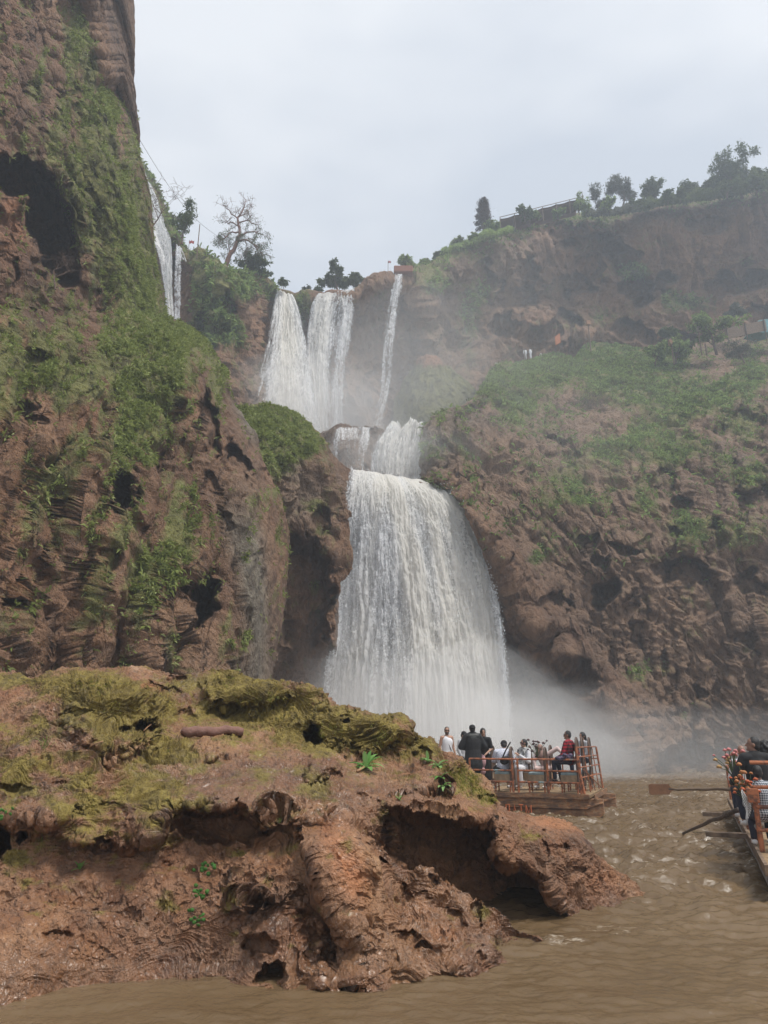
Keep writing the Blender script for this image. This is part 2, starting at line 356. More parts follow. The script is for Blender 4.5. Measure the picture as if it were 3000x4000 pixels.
lush = blob(px, py, [(600, 1390, 150, 120, 0, 1.), (540, 1580, 90, 190, 6, 1.1), (680, 1500, 60, 70, 0, .9), (750, 1300, 120, 60, 20, .9), (555, 1720, 60, 110, 5, .9), (400, 1330, 110, 60, 0, .5), (180, 1480, 60, 60, 0, .6),
    (540, 2330, 42, 120, 18, .9), (610, 2180, 50, 90, 20, .8), (745, 1990, 36, 120, -2, .9), (700, 2200, 50, 70, 0, .8), (830, 2090, 22, 90, 0, .7), (510, 2480, 40, 130, 5, .6), (390, 2330, 50, 60, 0, .5), (420, 400, 30, 70, -15, 1.), (490, 400, 30, 60, 0, .6),
    (380, 380, 50, 60, 0, .5), (300, 560, 60, 150, -10, .5), (500, 900, 46, 260, -8, .7), (560, 1150, 50, 160, -5, .8), (440, 1100, 60, 160, -10, .6), (330, 420, 40, 110, -10, .5), (480, 1720, 60, 60, 0, .8), (510, 1800, 60, 40, 0, .6),
    (745, 1620, 16, 40, 0, .8), (660, 1700, 16, 60, 0, .8), (350, 2080, 30, 100, 0, .5), (370, 1900, 26, 60, 0, .4), (900, 1440, 50, 60, 0, .5), (170, 1650, 50, 40, 0, .4), (90, 1500, 60, 50, 0, .5)])
VL = [(Pd, px, py, np.clip(lush * 1.2 + .6 * gy - .35 - 1. * (pit > .6) - over, 0, 1) + .07 * np.clip(lc_m, 0, 1) * (pit < .3), 'left')]

# ------------------------------------------------------------------ mound beside the fall (green cap), further back
L2T = [(820, 1560), (905, 1590), (934, 1594), (1035, 1587), (1100, 1602), (1173, 1634), (1223, 1678), (1259, 1721), (1281, 1757), (1310, 1793), (1345, 1822), (1368, 1840), (1376, 1860)]
def f_mound(u, v):
    xt = 820 + 552 * u
    yt = crv(xt, L2T); py = 2980 + (yt - 2980) * v
    xe = crv(py, [(1830, 1372), (1950, 1352), (2050, 1338), (2150, 1330), (2300, 1312), (2500, 1300), (2700, 1285), (3000, 1280)])
    px = 820 + (xe - 820) * u
    D = table([0, .3, .6, .85, 1], [0, .3, .55, .75, .9, 1], [[34, 37, 39.5, 41, 43], [34.5, 37.5, 40, 42, 44], [33.5, 35.5, 38, 41, 43.5], [34, 35, 37.5, 41, 44.5], [36, 36.5, 39, 42.5, 46], [40, 41, 43, 46, 49]], u, v)
    return px, py, D
P, px, py = sheet(330, 420, f_mound, lambda t: np.stack([0 * t, 22 * t, -1.5 * t], -1), 24)
wp = pxwarp(px, py, 90, 24)
PITF = lambda px, py, wp: pits(px, py, [(1190, 2330, 110, 240, 0, 2.6), (1130, 2130, 56, 60, 0, 3), (1250, 2050, 40, 60, 0, 1.), (1200, 2620, 130, 140, 0, 3)], wp)
lip = np.exp(-((py - (2035 + .12 * (px - 1060) + wp[1])) / 60)**2) * sstep(1050, 1120, px)
Pd, d, pt = disp_cliff(toward(P, - 1.2 * lip), 2.0, .85, edge_att(*P.shape[:2], top=60) * edge_att(*P.shape[:2], right=50, ext=0), seed=7); px, py = repx(Pd); wp = pxwarp(px, py, 90, 24); pit = PITF(px, py, wp); Pd = toward(Pd, pit)
green = blob(px, py, [(1000, 1640, 130, 70, 0, 1.), (1120, 1680, 110, 70, 15, 1.), (1050, 1760, 110, 80, 10, .9), (1180, 1740, 70, 50, 20, .7), (1010, 1850, 60, 60, 0, .5), (1230, 2280, 40, 30, 0, .5), (1250, 2070, 50, 40, 0, .4), (1230, 1970, 60, 60, 0, .3)])
gy = fbm(np.stack([px.reshape(-1) / 90, py.reshape(-1) / 110, px.reshape(-1) * 0 + 9], 1), 4).reshape(px.shape)
BL.add(Pd, moss=np.clip(green * 1.3 + .3 * gy + .1, 0, 1.2), tone=-.9 * blob(px, py, [(1200, 1950, 160, 120, 0, .6), (1130, 1830, 70, 50, 20, .8), (1060, 2000, 90, 60, 0, .6), (1090, 2500, 60, 300, 0, .4)]), wet=.25)
VL.append((Pd, px, py, np.clip(green * 1.5 + .3 * gy - .35, 0, 1), 'mound'))
cliff_left = BL.build('cliff', M_CLIFF); tag(cliff_left, 'near cliff wall hung with green plants rising out of the frame, with dark caves', kind='structure')

# ------------------------------------------------------------------ back wall with the upper lips and the right upper wall
UT = [(460, 600), (530, 632), (560, 645), (590, 728), (620, 800), (640, 880), (652, 911), (690, 915), (717, 965), (789, 972), (833, 1005), (876, 1038), (912, 1063), (1035, 1077), (1079, 1128), (1115, 1140), (1151, 1152), (1180, 1140), (1223, 1140), (1267, 1146),
      (1281, 1140), (1393, 1126), (1410, 1110), (1447, 1081), (1527, 1063), (1541, 1074), (1577, 1070), (1614, 1046), (1681, 1033), (1735, 988), (1862, 938), (1970, 900), (2042, 880), (2133, 848),
      (2277, 834), (2404, 825), (2485, 812), (2585, 789), (2675, 776), (2811, 762), (2901, 744), (3000, 717), (3500, 640)]
def f_back(u, v):
    px = 460 + 3000 * u
    yt = crv(px, UT); yb = crv(px, [(560, 1700), (1100, 1760), (1600, 1800), (1800, 1700), (2000, 1560), (2400, 1500), (3460, 1480)])
    py = yb + (yt - yb) * v
    T0 = [68, 67, 70, 77.5, 79, 80, 84, 92, 101, 108, 110, 108]
    off = [[0] * 12, [1.5, 1.5, 1, 1, 1, 1, 1, 0, 0, 0, 0, 0], [2.5, 2.5, 1, 1.5, 2, 2, 3, 3, 3, 3, 3, 3], [2, 2, .5, 1, 1.5, 1.5, 1, 0, 0, 0, 0, 0], [1, 1, 0, .5, .5, .5, 0, 0, 1, 1, 1, 1], [2, 2, 2, 2, 2, 2, 2, 4, 6, 6, 6, 6]]
    D = table([560, 700, 850, 1000, 1120, 1400, 1600, 1800, 2000, 2300, 2700, 3460], [0, .3, .55, .8, .94, 1], [[a + b for a, b in zip(T0, o)] for o in off], px, v)
    # the buttress left of the falls and the bay between
    D = D - 6.5 * np.exp(-((px - 890) / 95)**2) + 3 * np.exp(-((px - 1060) / 60)**2) * (1 - v) - 3.5 * np.exp(-((px - 1190) / 35)**2) * (1 - v) * 0
    D = D + 4.5 * sstep(930, 1010, px) * sstep(1660, 1600, px) * sstep(1., .86, v) + 2.5 * sstep(720, 700, px) * sstep(1, .93, v)
    return px, py, D
P, px, py = sheet(1180, 420, f_back, lambda t: np.stack([0 * t, 90 * t**1.3, 3 * t], -1), 34)
wp = pxwarp(px, py, 110, 34)
PITF = lambda px, py, wp: pits(px, py, [(2330, 960, 120, 50, 10, 5), (2300, 1050, 60, 60, 0, 3), (2250, 1110, 70, 45, 10, 4), (2440, 1010, 60, 50, 0, 3), (2490, 1130, 70, 60, 0, 5), (2590, 1100, 40, 50, 0, 3), (2060, 1060, 40, 60, 0, 2.5),
    (2040, 1160, 60, 60, 0, 2), (2230, 1250, 50, 35, 20, 4), (2160, 1290, 70, 50, 0, 4.), (2830, 1120, 80, 50, 0, 3), (2960, 1090, 60, 40, 0, 4), (2100, 1330, 50, 60, 0, 3), (2480, 1300, 90, 40, 15, 3), (2650, 1350, 80, 50, 0, 3),
    (1900, 1100, 40, 80, 0, 2), (1960, 1280, 60, 50, 0, 2), (2760, 880, 90, 30, 0, 2.), (2200, 900, 90, 26, 0, 2), (880, 1240, 30, 130, 5, 2.), (800, 1300, 60, 80, 0, 2), (665, 1000, 22, 90, 0, 2), (2950, 1230, 60, 40, 0, 2.)], wp)
Pd, d, pt = disp_cliff(toward(P, - 3 * np.exp(-((py - 1310 - .15 * (px - 2300)) / 40)**2) * sstep(1850, 2000, px)), 4.0, .75, edge_att(*P.shape[:2], top=60, ext=34), seed=3); px, py = repx(Pd); wp = pxwarp(px, py, 90, 24); pit = PITF(px, py, wp); Pd = toward(Pd, pit * 1.5)
gy = fbm(np.stack([px.reshape(-1) / 110, py.reshape(-1) / 110, px.reshape(-1) * 0 + 4], 1), 4).reshape(px.shape)
top = sstep(.86, 1.0, np.linspace(0, 1, 420))[:, None]; top = np.concatenate([top, np.ones((34, 1))], 0) * np.ones_like(px)
green = blob(px, py, [(800, 1180, 46, 170, -8, 1.1), (870, 1280, 90, 70, 10, 1.), (890, 1100, 70, 90, 20, .9), (960, 1110, 30, 60, 0, .8), (1180, 1190, 40, 60, 0, .8), (1060, 1110, 50, 60, 0, .6), (1850, 1180, 60, 160, 0, .4), (2480, 1060, 70, 40, 0, .7), (2700, 1180, 90, 50, 0, .5),
    (1700, 1100, 80, 60, 0, .4), (2350, 1240, 60, 60, 0, .4), (2600, 1200, 60, 80, 0, .3)])
moss = np.clip(green * 1.2 + .55 * top * sstep(1500, 1700, px) + .5 * top * sstep(1000, 900, px) + .3 * gy + .1, 0, 1.2)
tone = blob(px, py, [(1030, 1300, 60, 200, 0, .3), (2080, 1060, 60, 60, 0, .5), (2260, 1080, 50, 60, 0, .6), (2330, 1000, 60, 40, 0, .4), (2750, 1200, 90, 50, 0, .4), (2700, 950, 300, 100, 0, .3), (2100, 1260, 90, 60, 0, .5), (980, 1420, 40, 150, 0, .3)]) - .7 * blob(px, py, [(1010, 1480, 60, 200, 0, .8), (1700, 1350, 100, 200, 0, .5), (1100, 1450, 50, 200, 0, .8), (1900, 1050, 200, 150, 0, .4)])
BU = Batch(); BU.add(Pd, moss=moss, tone=tone, wet=.15)
VL.append((Pd, px, py, np.clip(green * 1.3 + .3 * gy - .3, 0, 1) + .16 * top * (px > 1590) * np.clip(1 + gy, 0, 1) + .13 * top * (px < 1060), 'far'))
# step rocks in the basin: dark boulder under the short fall, orange-topped mound
def f_step(u, v):
    px = 1200 + 330 * u; yt = crv(px, [(1200, 1760), (1262, 1700), (1310, 1672), (1400, 1665), (1470, 1664), (1500, 1690), (1530, 1760)])
    py = 1960 + (yt - 1960) * v; return px, py, 61 + 7 * (np.abs(u - .5) * 2)**2 + 4 * v**2 - 0 * u
P, px, py = sheet(160, 90, f_step, lambda t: np.stack([0 * t, 20 * t, -1 * t], -1), 14)
Pd, d, pt = disp_cliff(P, 1.6, .5, seed=11); BU.add(Pd, moss=0., tone=-.3, wet=.8)
def f_knob(u, v):
    px = 1560 + 330 * u; yt = crv(px, [(1560, 1560), (1620, 1440), (1650, 1400), (1700, 1392), (1740, 1430), (1800, 1480), (1890, 1600)])
    py = 1800 + (yt - 1800) * v; return px, py, 76 + 6 * (np.abs(u - .45) * 2)**2 + 5 * v**2
P, px, py = sheet(180, 160, f_knob, lambda t: np.stack([0 * t, 12 * t, -1 * t], -1), 14)
Pd, d, pt = disp_cliff(P, 2.2, .45, seed=13); BU.add(Pd, moss=np.clip(.9 - blob(px, py, [(1690, 1400, 60, 40, 0, 1.5)]), 0, 1), tone=blob(px, py, [(1690, 1400, 60, 40, 0, 1.)]), wet=.3)
# basin floor behind the main lip
xs = np.linspace(-16, 14, 60); ys = np.linspace(46, 96, 80); X, Y = np.meshgrid(xs, ys)
cliff_back = BU.build('cliff', M_CLIFF); tag(cliff_back, 'far amphitheatre wall of brown tufa below the skyline, carrying the upper falls', kind='structure')

# ------------------------------------------------------------------ recess wall behind the main fall
def f_recess(u, v):
    px = 1180 + 760 * u; yt = crv(px, [(1180, 1800), (1372, 1850), (1526, 1865), (1652, 1890), (1725, 1905), (1800, 1960), (1940, 2080)])
    py = 2990 + (yt - 2990) * v
    return px, py, 48.6 + 2.6 * np.sin(np.pi * u) * sstep(1., .8, v) + .8 * (v < .9)
P, px, py = sheet(260, 260, f_recess, lambda t: np.stack([0 * t, 6 * t, -.3 * t], -1), 14)
Pd, d, pt = disp_cliff(P, 1.8, .5, edge_att(*P.shape[:2], top=40, ext=14), seed=31); BR = Batch(); BR.add(Pd, moss=.1, tone=-.15, wet=.9)
# ------------------------------------------------------------------ right slope
RT = [(1640, 1700), (1649, 1660), (1672, 1621), (1753, 1558), (1780, 1477), (1798, 1440), (1880, 1425), (1960, 1410), (2005, 1392), (2050, 1385), (2110, 1395), (2135, 1405), (2180, 1355), (2280, 1345), (2400, 1362), (2480, 1378), (2550, 1362), (2620, 1350), (2720, 1330), (2850, 1320), (3000, 1300), (3500, 1240)]
def f_right(u, v):
    yb = 3035
    xt = 1640 + 1860 * u**1.15; yt = crv(xt, RT); py = yb + (yt - yb) * v
    xl = crv(py, [(1300, 1790), (1440, 1790), (1560, 1745), (1621, 1672), (1667, 1648), (1870, 1648), (1892, 1715), (1943, 1775), (2042, 1842), (2200, 1908), (2400, 1950), (2700, 1975), (3040, 1985)])
    px = xl + (3500 - xl) * u**1.15
    D = table([0, .06, .15, .3, .5, .75, 1], [1240, 1360, 1450, 1560, 1700, 1850, 2000, 2300, 2700, 3040],
      [[100, 100, 102, 108, 108, 106, 104], [88, 90, 96, 102, 103, 100, 98], [74, 76, 84, 90, 92, 88, 86], [63, 63, 70, 76, 78, 76, 74], [55.5, 54, 57, 64, 67, 66, 64], [52.6, 51.4, 52.4, 57, 60, 60, 58], [49, 48, 50, 53, 56, 56, 54],
       [49, 48.5, 49, 50, 52, 52, 50], [50, 50, 49.5, 49, 50, 49.5, 48], [52, 51, 50, 49.5, 49, 48, 46]], u, py)
    return px, py, D
P, px, py = sheet(820, 760, f_right, lambda t: np.stack([0 * t, 14 * t, -1.5 * t], -1), 20)
wp = pxwarp(px, py, 100, 30)
s1, d1, t1 = seg(px + wp[0] * .5, py + wp[1] * .5, 1660, 1850, 2560, 2960)
slab = sstep(0, 26, -s1 + 70 + 40 * t1) * sstep(-150, -60, s1 * -1 - 0 + 0) * 0
band = np.exp(-((s1 + 10) / (70 + 50 * t1))**4) * sstep(0, .04, t1) * (t1 < 1)
under = sstep(-60, -110, s1) if False else np.exp(-(((-s1) + 130 + 60 * t1) / (90 + 60 * t1))**2)
side_ = np.exp(-((s1 - (150 + 60 * t1)) / (80 + 60 * t1))**2) * sstep(.05, .2, t1) * sstep(1.0, .9, t1)
side2 = np.exp(-((s1 + (150 + 60 * t1)) / (80 + 60 * t1))**2) * sstep(.15, .35, t1) * sstep(1.0, .9, t1)
PITF = lambda px, py, wp: pits(px, py, [(2360, 2320, 60, 48, 10, 4), (2345, 2190, 60, 26, 10, 2.5), (2660, 2235, 110, 60, 0, 3.5), (2750, 2330, 60, 100, 0, 1.5), (2650, 1980, 60, 40, 10, 3), (2950, 1950, 90, 60, 0, 3.5), (2600, 1900, 40, 60, 20, 2), (2810, 2090, 30, 60, 0, 2),
    (2300, 2140, 30, 50, 0, 2), (2640, 2080, 30, 30, 0, 2), (2740, 2700, 30, 30, 0, 1.5), (2930, 2280, 60, 50, 0, 2.), (2170, 2370, 60, 50, 0, 2.0), (2250, 2640, 100, 60, 30, 2.5), (2080, 2720, 120, 120, 0, 2), (2450, 2150, 60, 30, 0, 2),
    (1700, 1800, 60, 100, 0, .5), (2200, 1760, 60, 60, 0, 1.5), (2900, 1700, 90, 120, 0, 2.5), (2480, 2480, 40, 60, 0, 1.), (2900, 2520, 40, 60, 0, 1.), (2780, 2960, 200, 40, 0, 2.5)], wp)
qr = px - .75 * (py - 1850) * sstep(1750, 2100, py) * sstep(2900, 2000, px + 0 * py)
move = - .75 * drape(px, py, qr, 150., 4.) * sstep(1450, 1600, py) * (1 - .7 * band) - 3.8 * band + 2.0 * side2 + 1. * side_ - 1.5 * np.exp(-((py - 2120) / 60)**2) * sstep(2300, 2500, px) - 2.0 * blob(px, py, [(2180, 2570, 50, 60, 0, 1), (2080, 2440, 70, 50, 20, .7), (2350, 2220, 60, 50, 0, .8), (2450, 2330, 50, 60, 0, .5)])
Pd, d, pt = disp_cliff(toward(P, move), 2.4, .8, edge_att(*P.shape[:2], top=50, ext=20) * edge_att(*P.shape[:2], right=60, ext=0)[:, ::-1], seed=21, shear=-.55); px, py = repx(Pd); wp = pxwarp(px, py, 90, 24); pit = PITF(px, py, wp); Pd = toward(Pd, pit * .75)
gy = fbm(np.stack([px.reshape(-1) / 110, py.reshape(-1) / 100, px.reshape(-1) * 0 + 4], 1), 4).reshape(px.shape)
green = blob(px, py, [(1900, 1480, 100, 60, 20, 1.6), (2010, 1560, 90, 60, 10, 1.3), (2050, 1440, 70, 50, 0, .8), (2280, 1400, 200, 70, 0, 1.7), (2420, 1420, 90, 60, 0, .9), (2150, 1470, 90, 60, -25, .8), (2760, 1560, 160, 50, -28, 1.), (2930, 1480, 110, 50, -20, 1.1), (2600, 1420, 110, 50, 0, .7),
    (2650, 1760, 90, 60, 0, .5), (2680, 2060, 120, 70, 0, .7), (2550, 1700, 90, 80, 0, .5), (2100, 2360, 80, 50, 0, .6), (2080, 2200, 60, 80, 20, .6), (2480, 2650, 80, 120, 20, .45), (2900, 2100, 110, 60, 0, .6), (2450, 1500, 200, 90, 0, .6), (2600, 1560, 200, 120, 0, .4),
    (2200, 1900, 120, 120, 0, .4), (2400, 1800, 200, 120, 0, .35), (2900, 1650, 120, 100, 0, .4), (2950, 1850, 90, 60, 0, .6), (1840, 2100, 30, 80, 0, .6), (2520, 1950, 70, 60, 0, .5)])
moss = np.clip(green * .95 + .35 * gy + .13 * sstep(2400, 1700, py) + .05 - .5 * band, 0, 1.2)
tone = -.30 + .25 * band - .8 * blob(px, py, [(1700, 1750, 80, 150, 0, .6), (1800, 1650, 90, 60, 0, .5)])
BR.add(Pd, moss=moss, tone=tone, wet=np.clip(.15 + .3 * sstep(2400, 2950, py), 0, 1))
cliff_right = BR.build('cliff', M_CLIFF); tag(cliff_right, 'overgrown brown slope and cliff to the side of the main fall, above the far bank', kind='structure')
VL.append((Pd, px, py, np.clip(green * 1.2 + .45 * gy - .33 - band * .6 - (pit > .8), 0, 1) + .10 * sstep(2350, 1750, py) * np.clip(.6 + gy, 0, 1), 'right'))
# ------------------------------------------------------------------ foreground rock outcrop
def disp_near(P, px, py, sc, amp=1., terr=None, seed=0., att=1.):
    sh = P.shape; N = grid_normals(P).reshape(-1, 3); p = P.reshape(-1, 3); V = p / sc + seed
    W = V + .55 * np.stack([pn(V * .7 + 3), pn(V * .7 + 40), pn(V * .7 + 80)], 1)
    big = fbm(W * .35, 3); lump = fbm(W * .95, 4, .55); rg = ridged(W * [1.4, 1.4, 1.8] + 4, 4, .55)
    fine = fbm(V * 6., 4, .66)
    fl = V + .35 * np.stack([pn(V * 1.1 + 3), pn(V * 1.1 + 40), pn(V * 1.1 + 80)], 1)       # flowstone: thin wavering rims
    ph = fl[:, 2] * 3.4 + 1.5 * pn(fl * .6 + 7) + .7 * pn(fl * 1.5 + 9)
    rim = (ph * 1.6) % 1.0; rim2 = (ph * 4.6 + .5 * pn(fl * 3)) % 1.0
    rim = rim**2 - .33 + .3 * sstep(.9, 1, rim) * -1; rim2 = rim2**2 - .33 - .3 * sstep(.85, 1, rim2)
    tm = np.clip(terr.reshape(-1) if terr is not None else 0, 0, 1)
    area = sstep(-.1, .35, pn(W * .4 + 60))
    rough = .3 + .7 * sstep(-.25, .25, pn(V * .55 + 33))
    pit = sstep(.42, .7, pn(W * [.8, .8, .9] + 21)) * .30 + sstep(.30, .55, pn(W * 2.3 + 5)) * .16 * area + sstep(.22, .5, pn(W * 6 + 15)) * .07 * rough
    at = np.broadcast_to(att, sh[:2]).reshape(-1)
    A = np.broadcast_to(amp, sh[:2] if np.ndim(amp) == 2 else sh[:2]).reshape(-1) if np.ndim(amp) != 1 else amp
    d = ((.42 * big + .12 * lump) * at + .05 * rg * (.3 + area) * rough + .06 * fine * rough - pit * (1 - .6 * tm) * at) * (1 - .3 * tm)
    d = d + rim * (.05 + .36 * tm) + rim2 * (.03 + .17 * tm)
    d = d * A * sc
    Q = p + N * d[:, None]; Q[:, 2] -= .3 * np.maximum(d, 0)
    return Q.reshape(sh), pit.reshape(sh[:2])
AT = [(-300, 2680), (-100, 2640), (0, 2626), (54, 2622), (119, 2658), (170, 2640), (228, 2616), (325, 2614), (434, 2604), (542, 2601), (620, 2618), (680, 2634), (749, 2630), (800, 2615), (868, 2611), (922, 2622), (976, 2646), (1085, 2656),
      (1193, 2675), (1248, 2696), (1302, 2747), (1367, 2756), (1465, 2788), (1562, 2788), (1600, 2820), (1618, 2870), (1650, 2888), (1690, 2890), (1716, 2935), (1740, 2990)]
AB = [(-300, 3960), (0, 3902), (108, 3880), (217, 3858), (434, 3842), (651, 3836), (922, 3847), (1117, 3852), (1308, 3840), (1525, 3820), (1740, 3700)]
def f_a(u, v):
    px = -300 + 2040 * u; yt = crv(px, AT); yb = crv(px, AB) + 70
    py = yb + (yt - yb) * v
    D = table([-300, 0, 300, 600, 900, 1200, 1450, 1740], [2590, 2650, 2720, 2800, 2880, 2960, 3050, 3130, 3200, 3350, 3550, 3750, 3850, 3990],
      [[11.8, 11.7, 11.3, 12.3, 12.5, 12.3, 12.2, 12.4], [11.2, 11.2, 10.6, 12.0, 12.2, 12.1, 12, 12.4], [10.8, 10.6, 10.1, 11.3, 11.9, 11.7, 11.8, 12.2], [10.2, 10.0, 9.7, 10.6, 11.5, 11.4, 11.5, 12.0], [9.6, 9.4, 9.3, 9.7, 10.6, 11.1, 11.2, 11.8],
       [9.1, 9.0, 8.9, 9.2, 9.5, 9.8, 10.7, 11.2], [8.7, 8.6, 8.6, 8.7, 8.8, 9.0, 9.8, 10.2], [8.4, 8.3, 8.3, 8.2, 8.15, 8.3, 8.7, 10.0], [8.1, 8.0, 8.0, 7.95, 7.9, 7.95, 8.3, 10.], [7.7, 7.7, 7.65, 7.75, 7.7, 7.6, 7.8, 9.8],
       [7.3, 7.3, 7.3, 7.5, 7.4, 7.3, 7.5, 9.4], [6.95, 6.95, 7.05, 7.3, 7.2, 7.1, 7.25, 8.5], [6.8, 6.8, 6.95, 7.1, 7.05, 7.0, 7.1, 8], [6.6, 6.65, 6.85, 7.0, 6.95, 6.95, 7.0, 7.9]], px, py)
    return px, py, D
PS = 1.
P, px, py = sheet(1150, 800, f_a, lambda t: np.stack([0 * t, 2.5 * t, -2.6 * t**1.5], -1), 40)
wp = pxwarp(px, py, 70, 22)
q = (px + wp[0], py + wp[1])
PITF = lambda px, py, wp: pits(px, py, [(860, 3235, 190, 60, 4, .40), (1228, 2876, 38, 32, 0, .8), (10, 3290, 24, 60, 0, .8), (90, 3262, 20, 30, 15, .7), (1357, 2822, 15, 11, 0, .3), (560, 2842, 50, 17, -10, .35), (1050, 3800, 50, 34, 0, .3)], wp) + .35 * pits(px, py, [(760, 3340, 130, 110, 0, .35), (1020, 3525, 60, 22, -8, .5), (1010, 3690, 70, 40, 0, .3), (1080, 3810, 40, 50, 0, .35), (560, 2838, 58, 22, -10, .7), (512, 2850, 34, 16, 0, .5), (90, 3262, 22, 34, 15, 1.), (10, 3290, 24, 60, 0, 1.),
    (1228, 2876, 40, 34, 0, 1.1), (1357, 2822, 16, 12, 0, .4), (1360, 2795, 16, 9, 0, .25), (640, 2690, 70, 16, 10, .35), (300, 2790, 60, 18, 0, .2), (1300, 3020, 40, 24, 20, .25), (1270, 3040, 22, 22, 0, .3),
    (730, 2800, 50, 24, 10, .3), (880, 2770, 70, 26, 0, .25), (1350, 3730, 46, 26, 0, .3), (60, 3080, 80, 22, 10, .35), (430, 3160, 50, 30, 0, .2), (230, 3660, 60, 22, 0, .2),
    (690, 2660, 40, 18, 0, .3), (1490, 3260, 40, 90, 0, .3), (1650, 2960, 40, 30, 0, .5)], wp)
s1, d1, t1 = seg(*q, 300, 3290, 880, 3135); lipA = np.exp(-(d1 / 26)**2); s1, d1, t1 = seg(*q, 880, 3135, 1230, 3190); lipA += np.exp(-(d1 / 26)**2)
s1, d1, t1 = seg(*q, 930, 3500, 1150, 3520); lipA += np.exp(-(d1 / 24)**2); s1, d1, t1 = seg(*q, 1190, 3050, 1450, 3420); lipA += .3 * np.exp(-(d1 / 34)**2); s1, d1, t1 = seg(*q, 1300, 3450, 1420, 3780); lipA += .2 * np.exp(-(d1 / 30)**2)
edge = sstep(0, 60, q[0] - crv(py, [(2600, 1800), (3050, 1760), (3110, 1560), (3200, 1480), (3330, 1500), (3420, 1560), (4000, 1700)]))
mesa = pits(*q, [(450, 2800, 190, 150, 0, .42), (190, 3120, 210, 70, -8, .22), (960, 2700, 190, 66, 0, .35), (1390, 2850, 200, 78, 8, .42), (1560, 2850, 64, 54, 0, .3), (870, 2925, 140, 32, 0, .2), (1240, 3010, 56, 44, 0, .24), (1340, 3420, 120, 190, -15, .08), (1000, 3470, 150, 55, 0, .22)])
lipa = crv(q[0], [(-300, 3230), (0, 3190), (150, 3210), (300, 3265), (560, 3255), (640, 3170), (900, 3132), (1000, 3150), (1150, 3205), (1210, 3320), (1300, 3520), (1760, 3700)])
under = .34 * sstep(0, 34, q[1] - lipa) * sstep(480, 140, q[1] - lipa) * (q[0] < 1400) + .12 * sstep(-30, 0, -(q[1] - lipa + 30)) * 0
bul = mesa + blob(px, py, [(480, 2720, 130, 90, 0, .5), (230, 3180, 120, 60, 0, .2), (960, 2700, 100, 50, 0, .3), (1420, 2830, 120, 60, 0, .4), (1240, 3000, 50, 40, 0, .3), (1560, 2850, 60, 60, 0, .5), (1000, 3640, 80, 40, 0, .15), (890, 2910, 120, 30, 0, .35), (1220, 3400, 100, 120, 0, .2)])
terr = .22 * sstep(3500, 3100, py) + blob(px, py, [(500, 2770, 160, 80, 0, 1.), (640, 2900, 90, 60, 0, .9), (430, 2960, 120, 60, 0, .8), (1150, 2700, 150, 40, 0, .6), (1050, 3250, 100, 60, -20, .7), (350, 2700, 90, 60, 0, .7), (480, 3060, 160, 40, 0, .4), (1260, 3180, 60, 60, 0, .7), (1400, 2880, 120, 60, 0, .5), (1150, 3500, 60, 60, 0, .5)])
smooth = blob(px, py, [(1000, 3050, 200, 70, 0, .8), (700, 3020, 120, 40, 0, .6), (1500, 3040, 100, 40, 0, .5), (1420, 3010, 70, 20, 0, .7)])
Pd, pt = disp_near(toward(P, under - .07 * lipA + 2.2 * edge - bul * .75), px, py, .5, .74 * (1 - .5 * np.clip(smooth, 0, 1)).reshape(-1), terr, 2., edge_att(*P.shape[:2], top=60, ext=40, lo=.3)); px, py = repx(Pd); wp = pxwarp(px, py, 70, 18); pit = PITF(px, py, wp); Pd = toward(Pd, pit * PS)
gy = fbm(np.stack([px.reshape(-1) / 120, py.reshape(-1) / 60, px.reshape(-1) * 0 + 4], 1), 4).reshape(px.shape)
moss = blob(px, py, [(480, 2780, 200, 110, 0, .85), (640, 2940, 120, 70, 0, .8), (330, 2680, 150, 60, 0, .7), (1000, 2760, 200, 90, 0, .9), (1300, 2850, 220, 100, 0, .9), (930, 2660, 140, 60, 0, .7), (120, 2850, 140, 60, 0, .3), (60, 3050, 80, 100, 0, .55), (600, 3100, 200, 60, 0, .6),
    (330, 3150, 120, 200, 0, .45), (600, 3250, 60, 120, 0, .4), (60, 3350, 90, 60, 0, .5), (640, 3560, 60, 60, 0, .4), (900, 3600, 40, 120, 0, .4), (1500, 2880, 120, 60, 0, .6), (1660, 2920, 60, 40, 0, .6), (40, 2650, 120, 30, 0, .7), (200, 3520, 120, 80, 0, .25), (1240, 3060, 60, 60, 0, .4)])
tone = blob(px, py, [(510, 2668, 70, 16, 8, 1.), (600, 2690, 60, 20, 20, .9), (300, 2700, 70, 20, -10, .7), (1330, 3330, 60, 160, -12, .9), (1400, 3430, 50, 90, 0, .9), (1530, 2810, 60, 20, 10, .9), (40, 2700, 60, 24, -20, .6), (360, 3120, 60, 20, 0, .6), (670, 3130, 50, 16, 0, .5), (1270, 3220, 30, 60, 0, .7), (330, 2900, 40, 60, 0, .3)])
wet = blob(px, py, [(1000, 3060, 260, 90, 0, .9), (1250, 3150, 120, 120, 0, .7), (300, 2860, 120, 90, 20, .6), (150, 3090, 120, 70, 0, .6), (1020, 3600, 80, 60, 0, .7), (1400, 3700, 200, 120, 0, .9), (750, 2660, 60, 20, 0, .5), (800, 3000, 200, 60, 0, .6), (1500, 3100, 150, 60, 0, .6)]) + .75 * sstep(3650, 3830, py) + .45
BN = Batch(); BN.add(Pd, moss=np.clip(moss * 1.2 + .45 * gy + .22 * sstep(3500, 2950, py) - .4 * (pit > .3) - .3 * sstep(3500, 3750, py), 0, 1.1), tone=tone, wet=np.clip(wet, 0, 1))
GR = [(Pd, px, py, np.clip(moss - .85 + .7 * gy, 0, 1))]

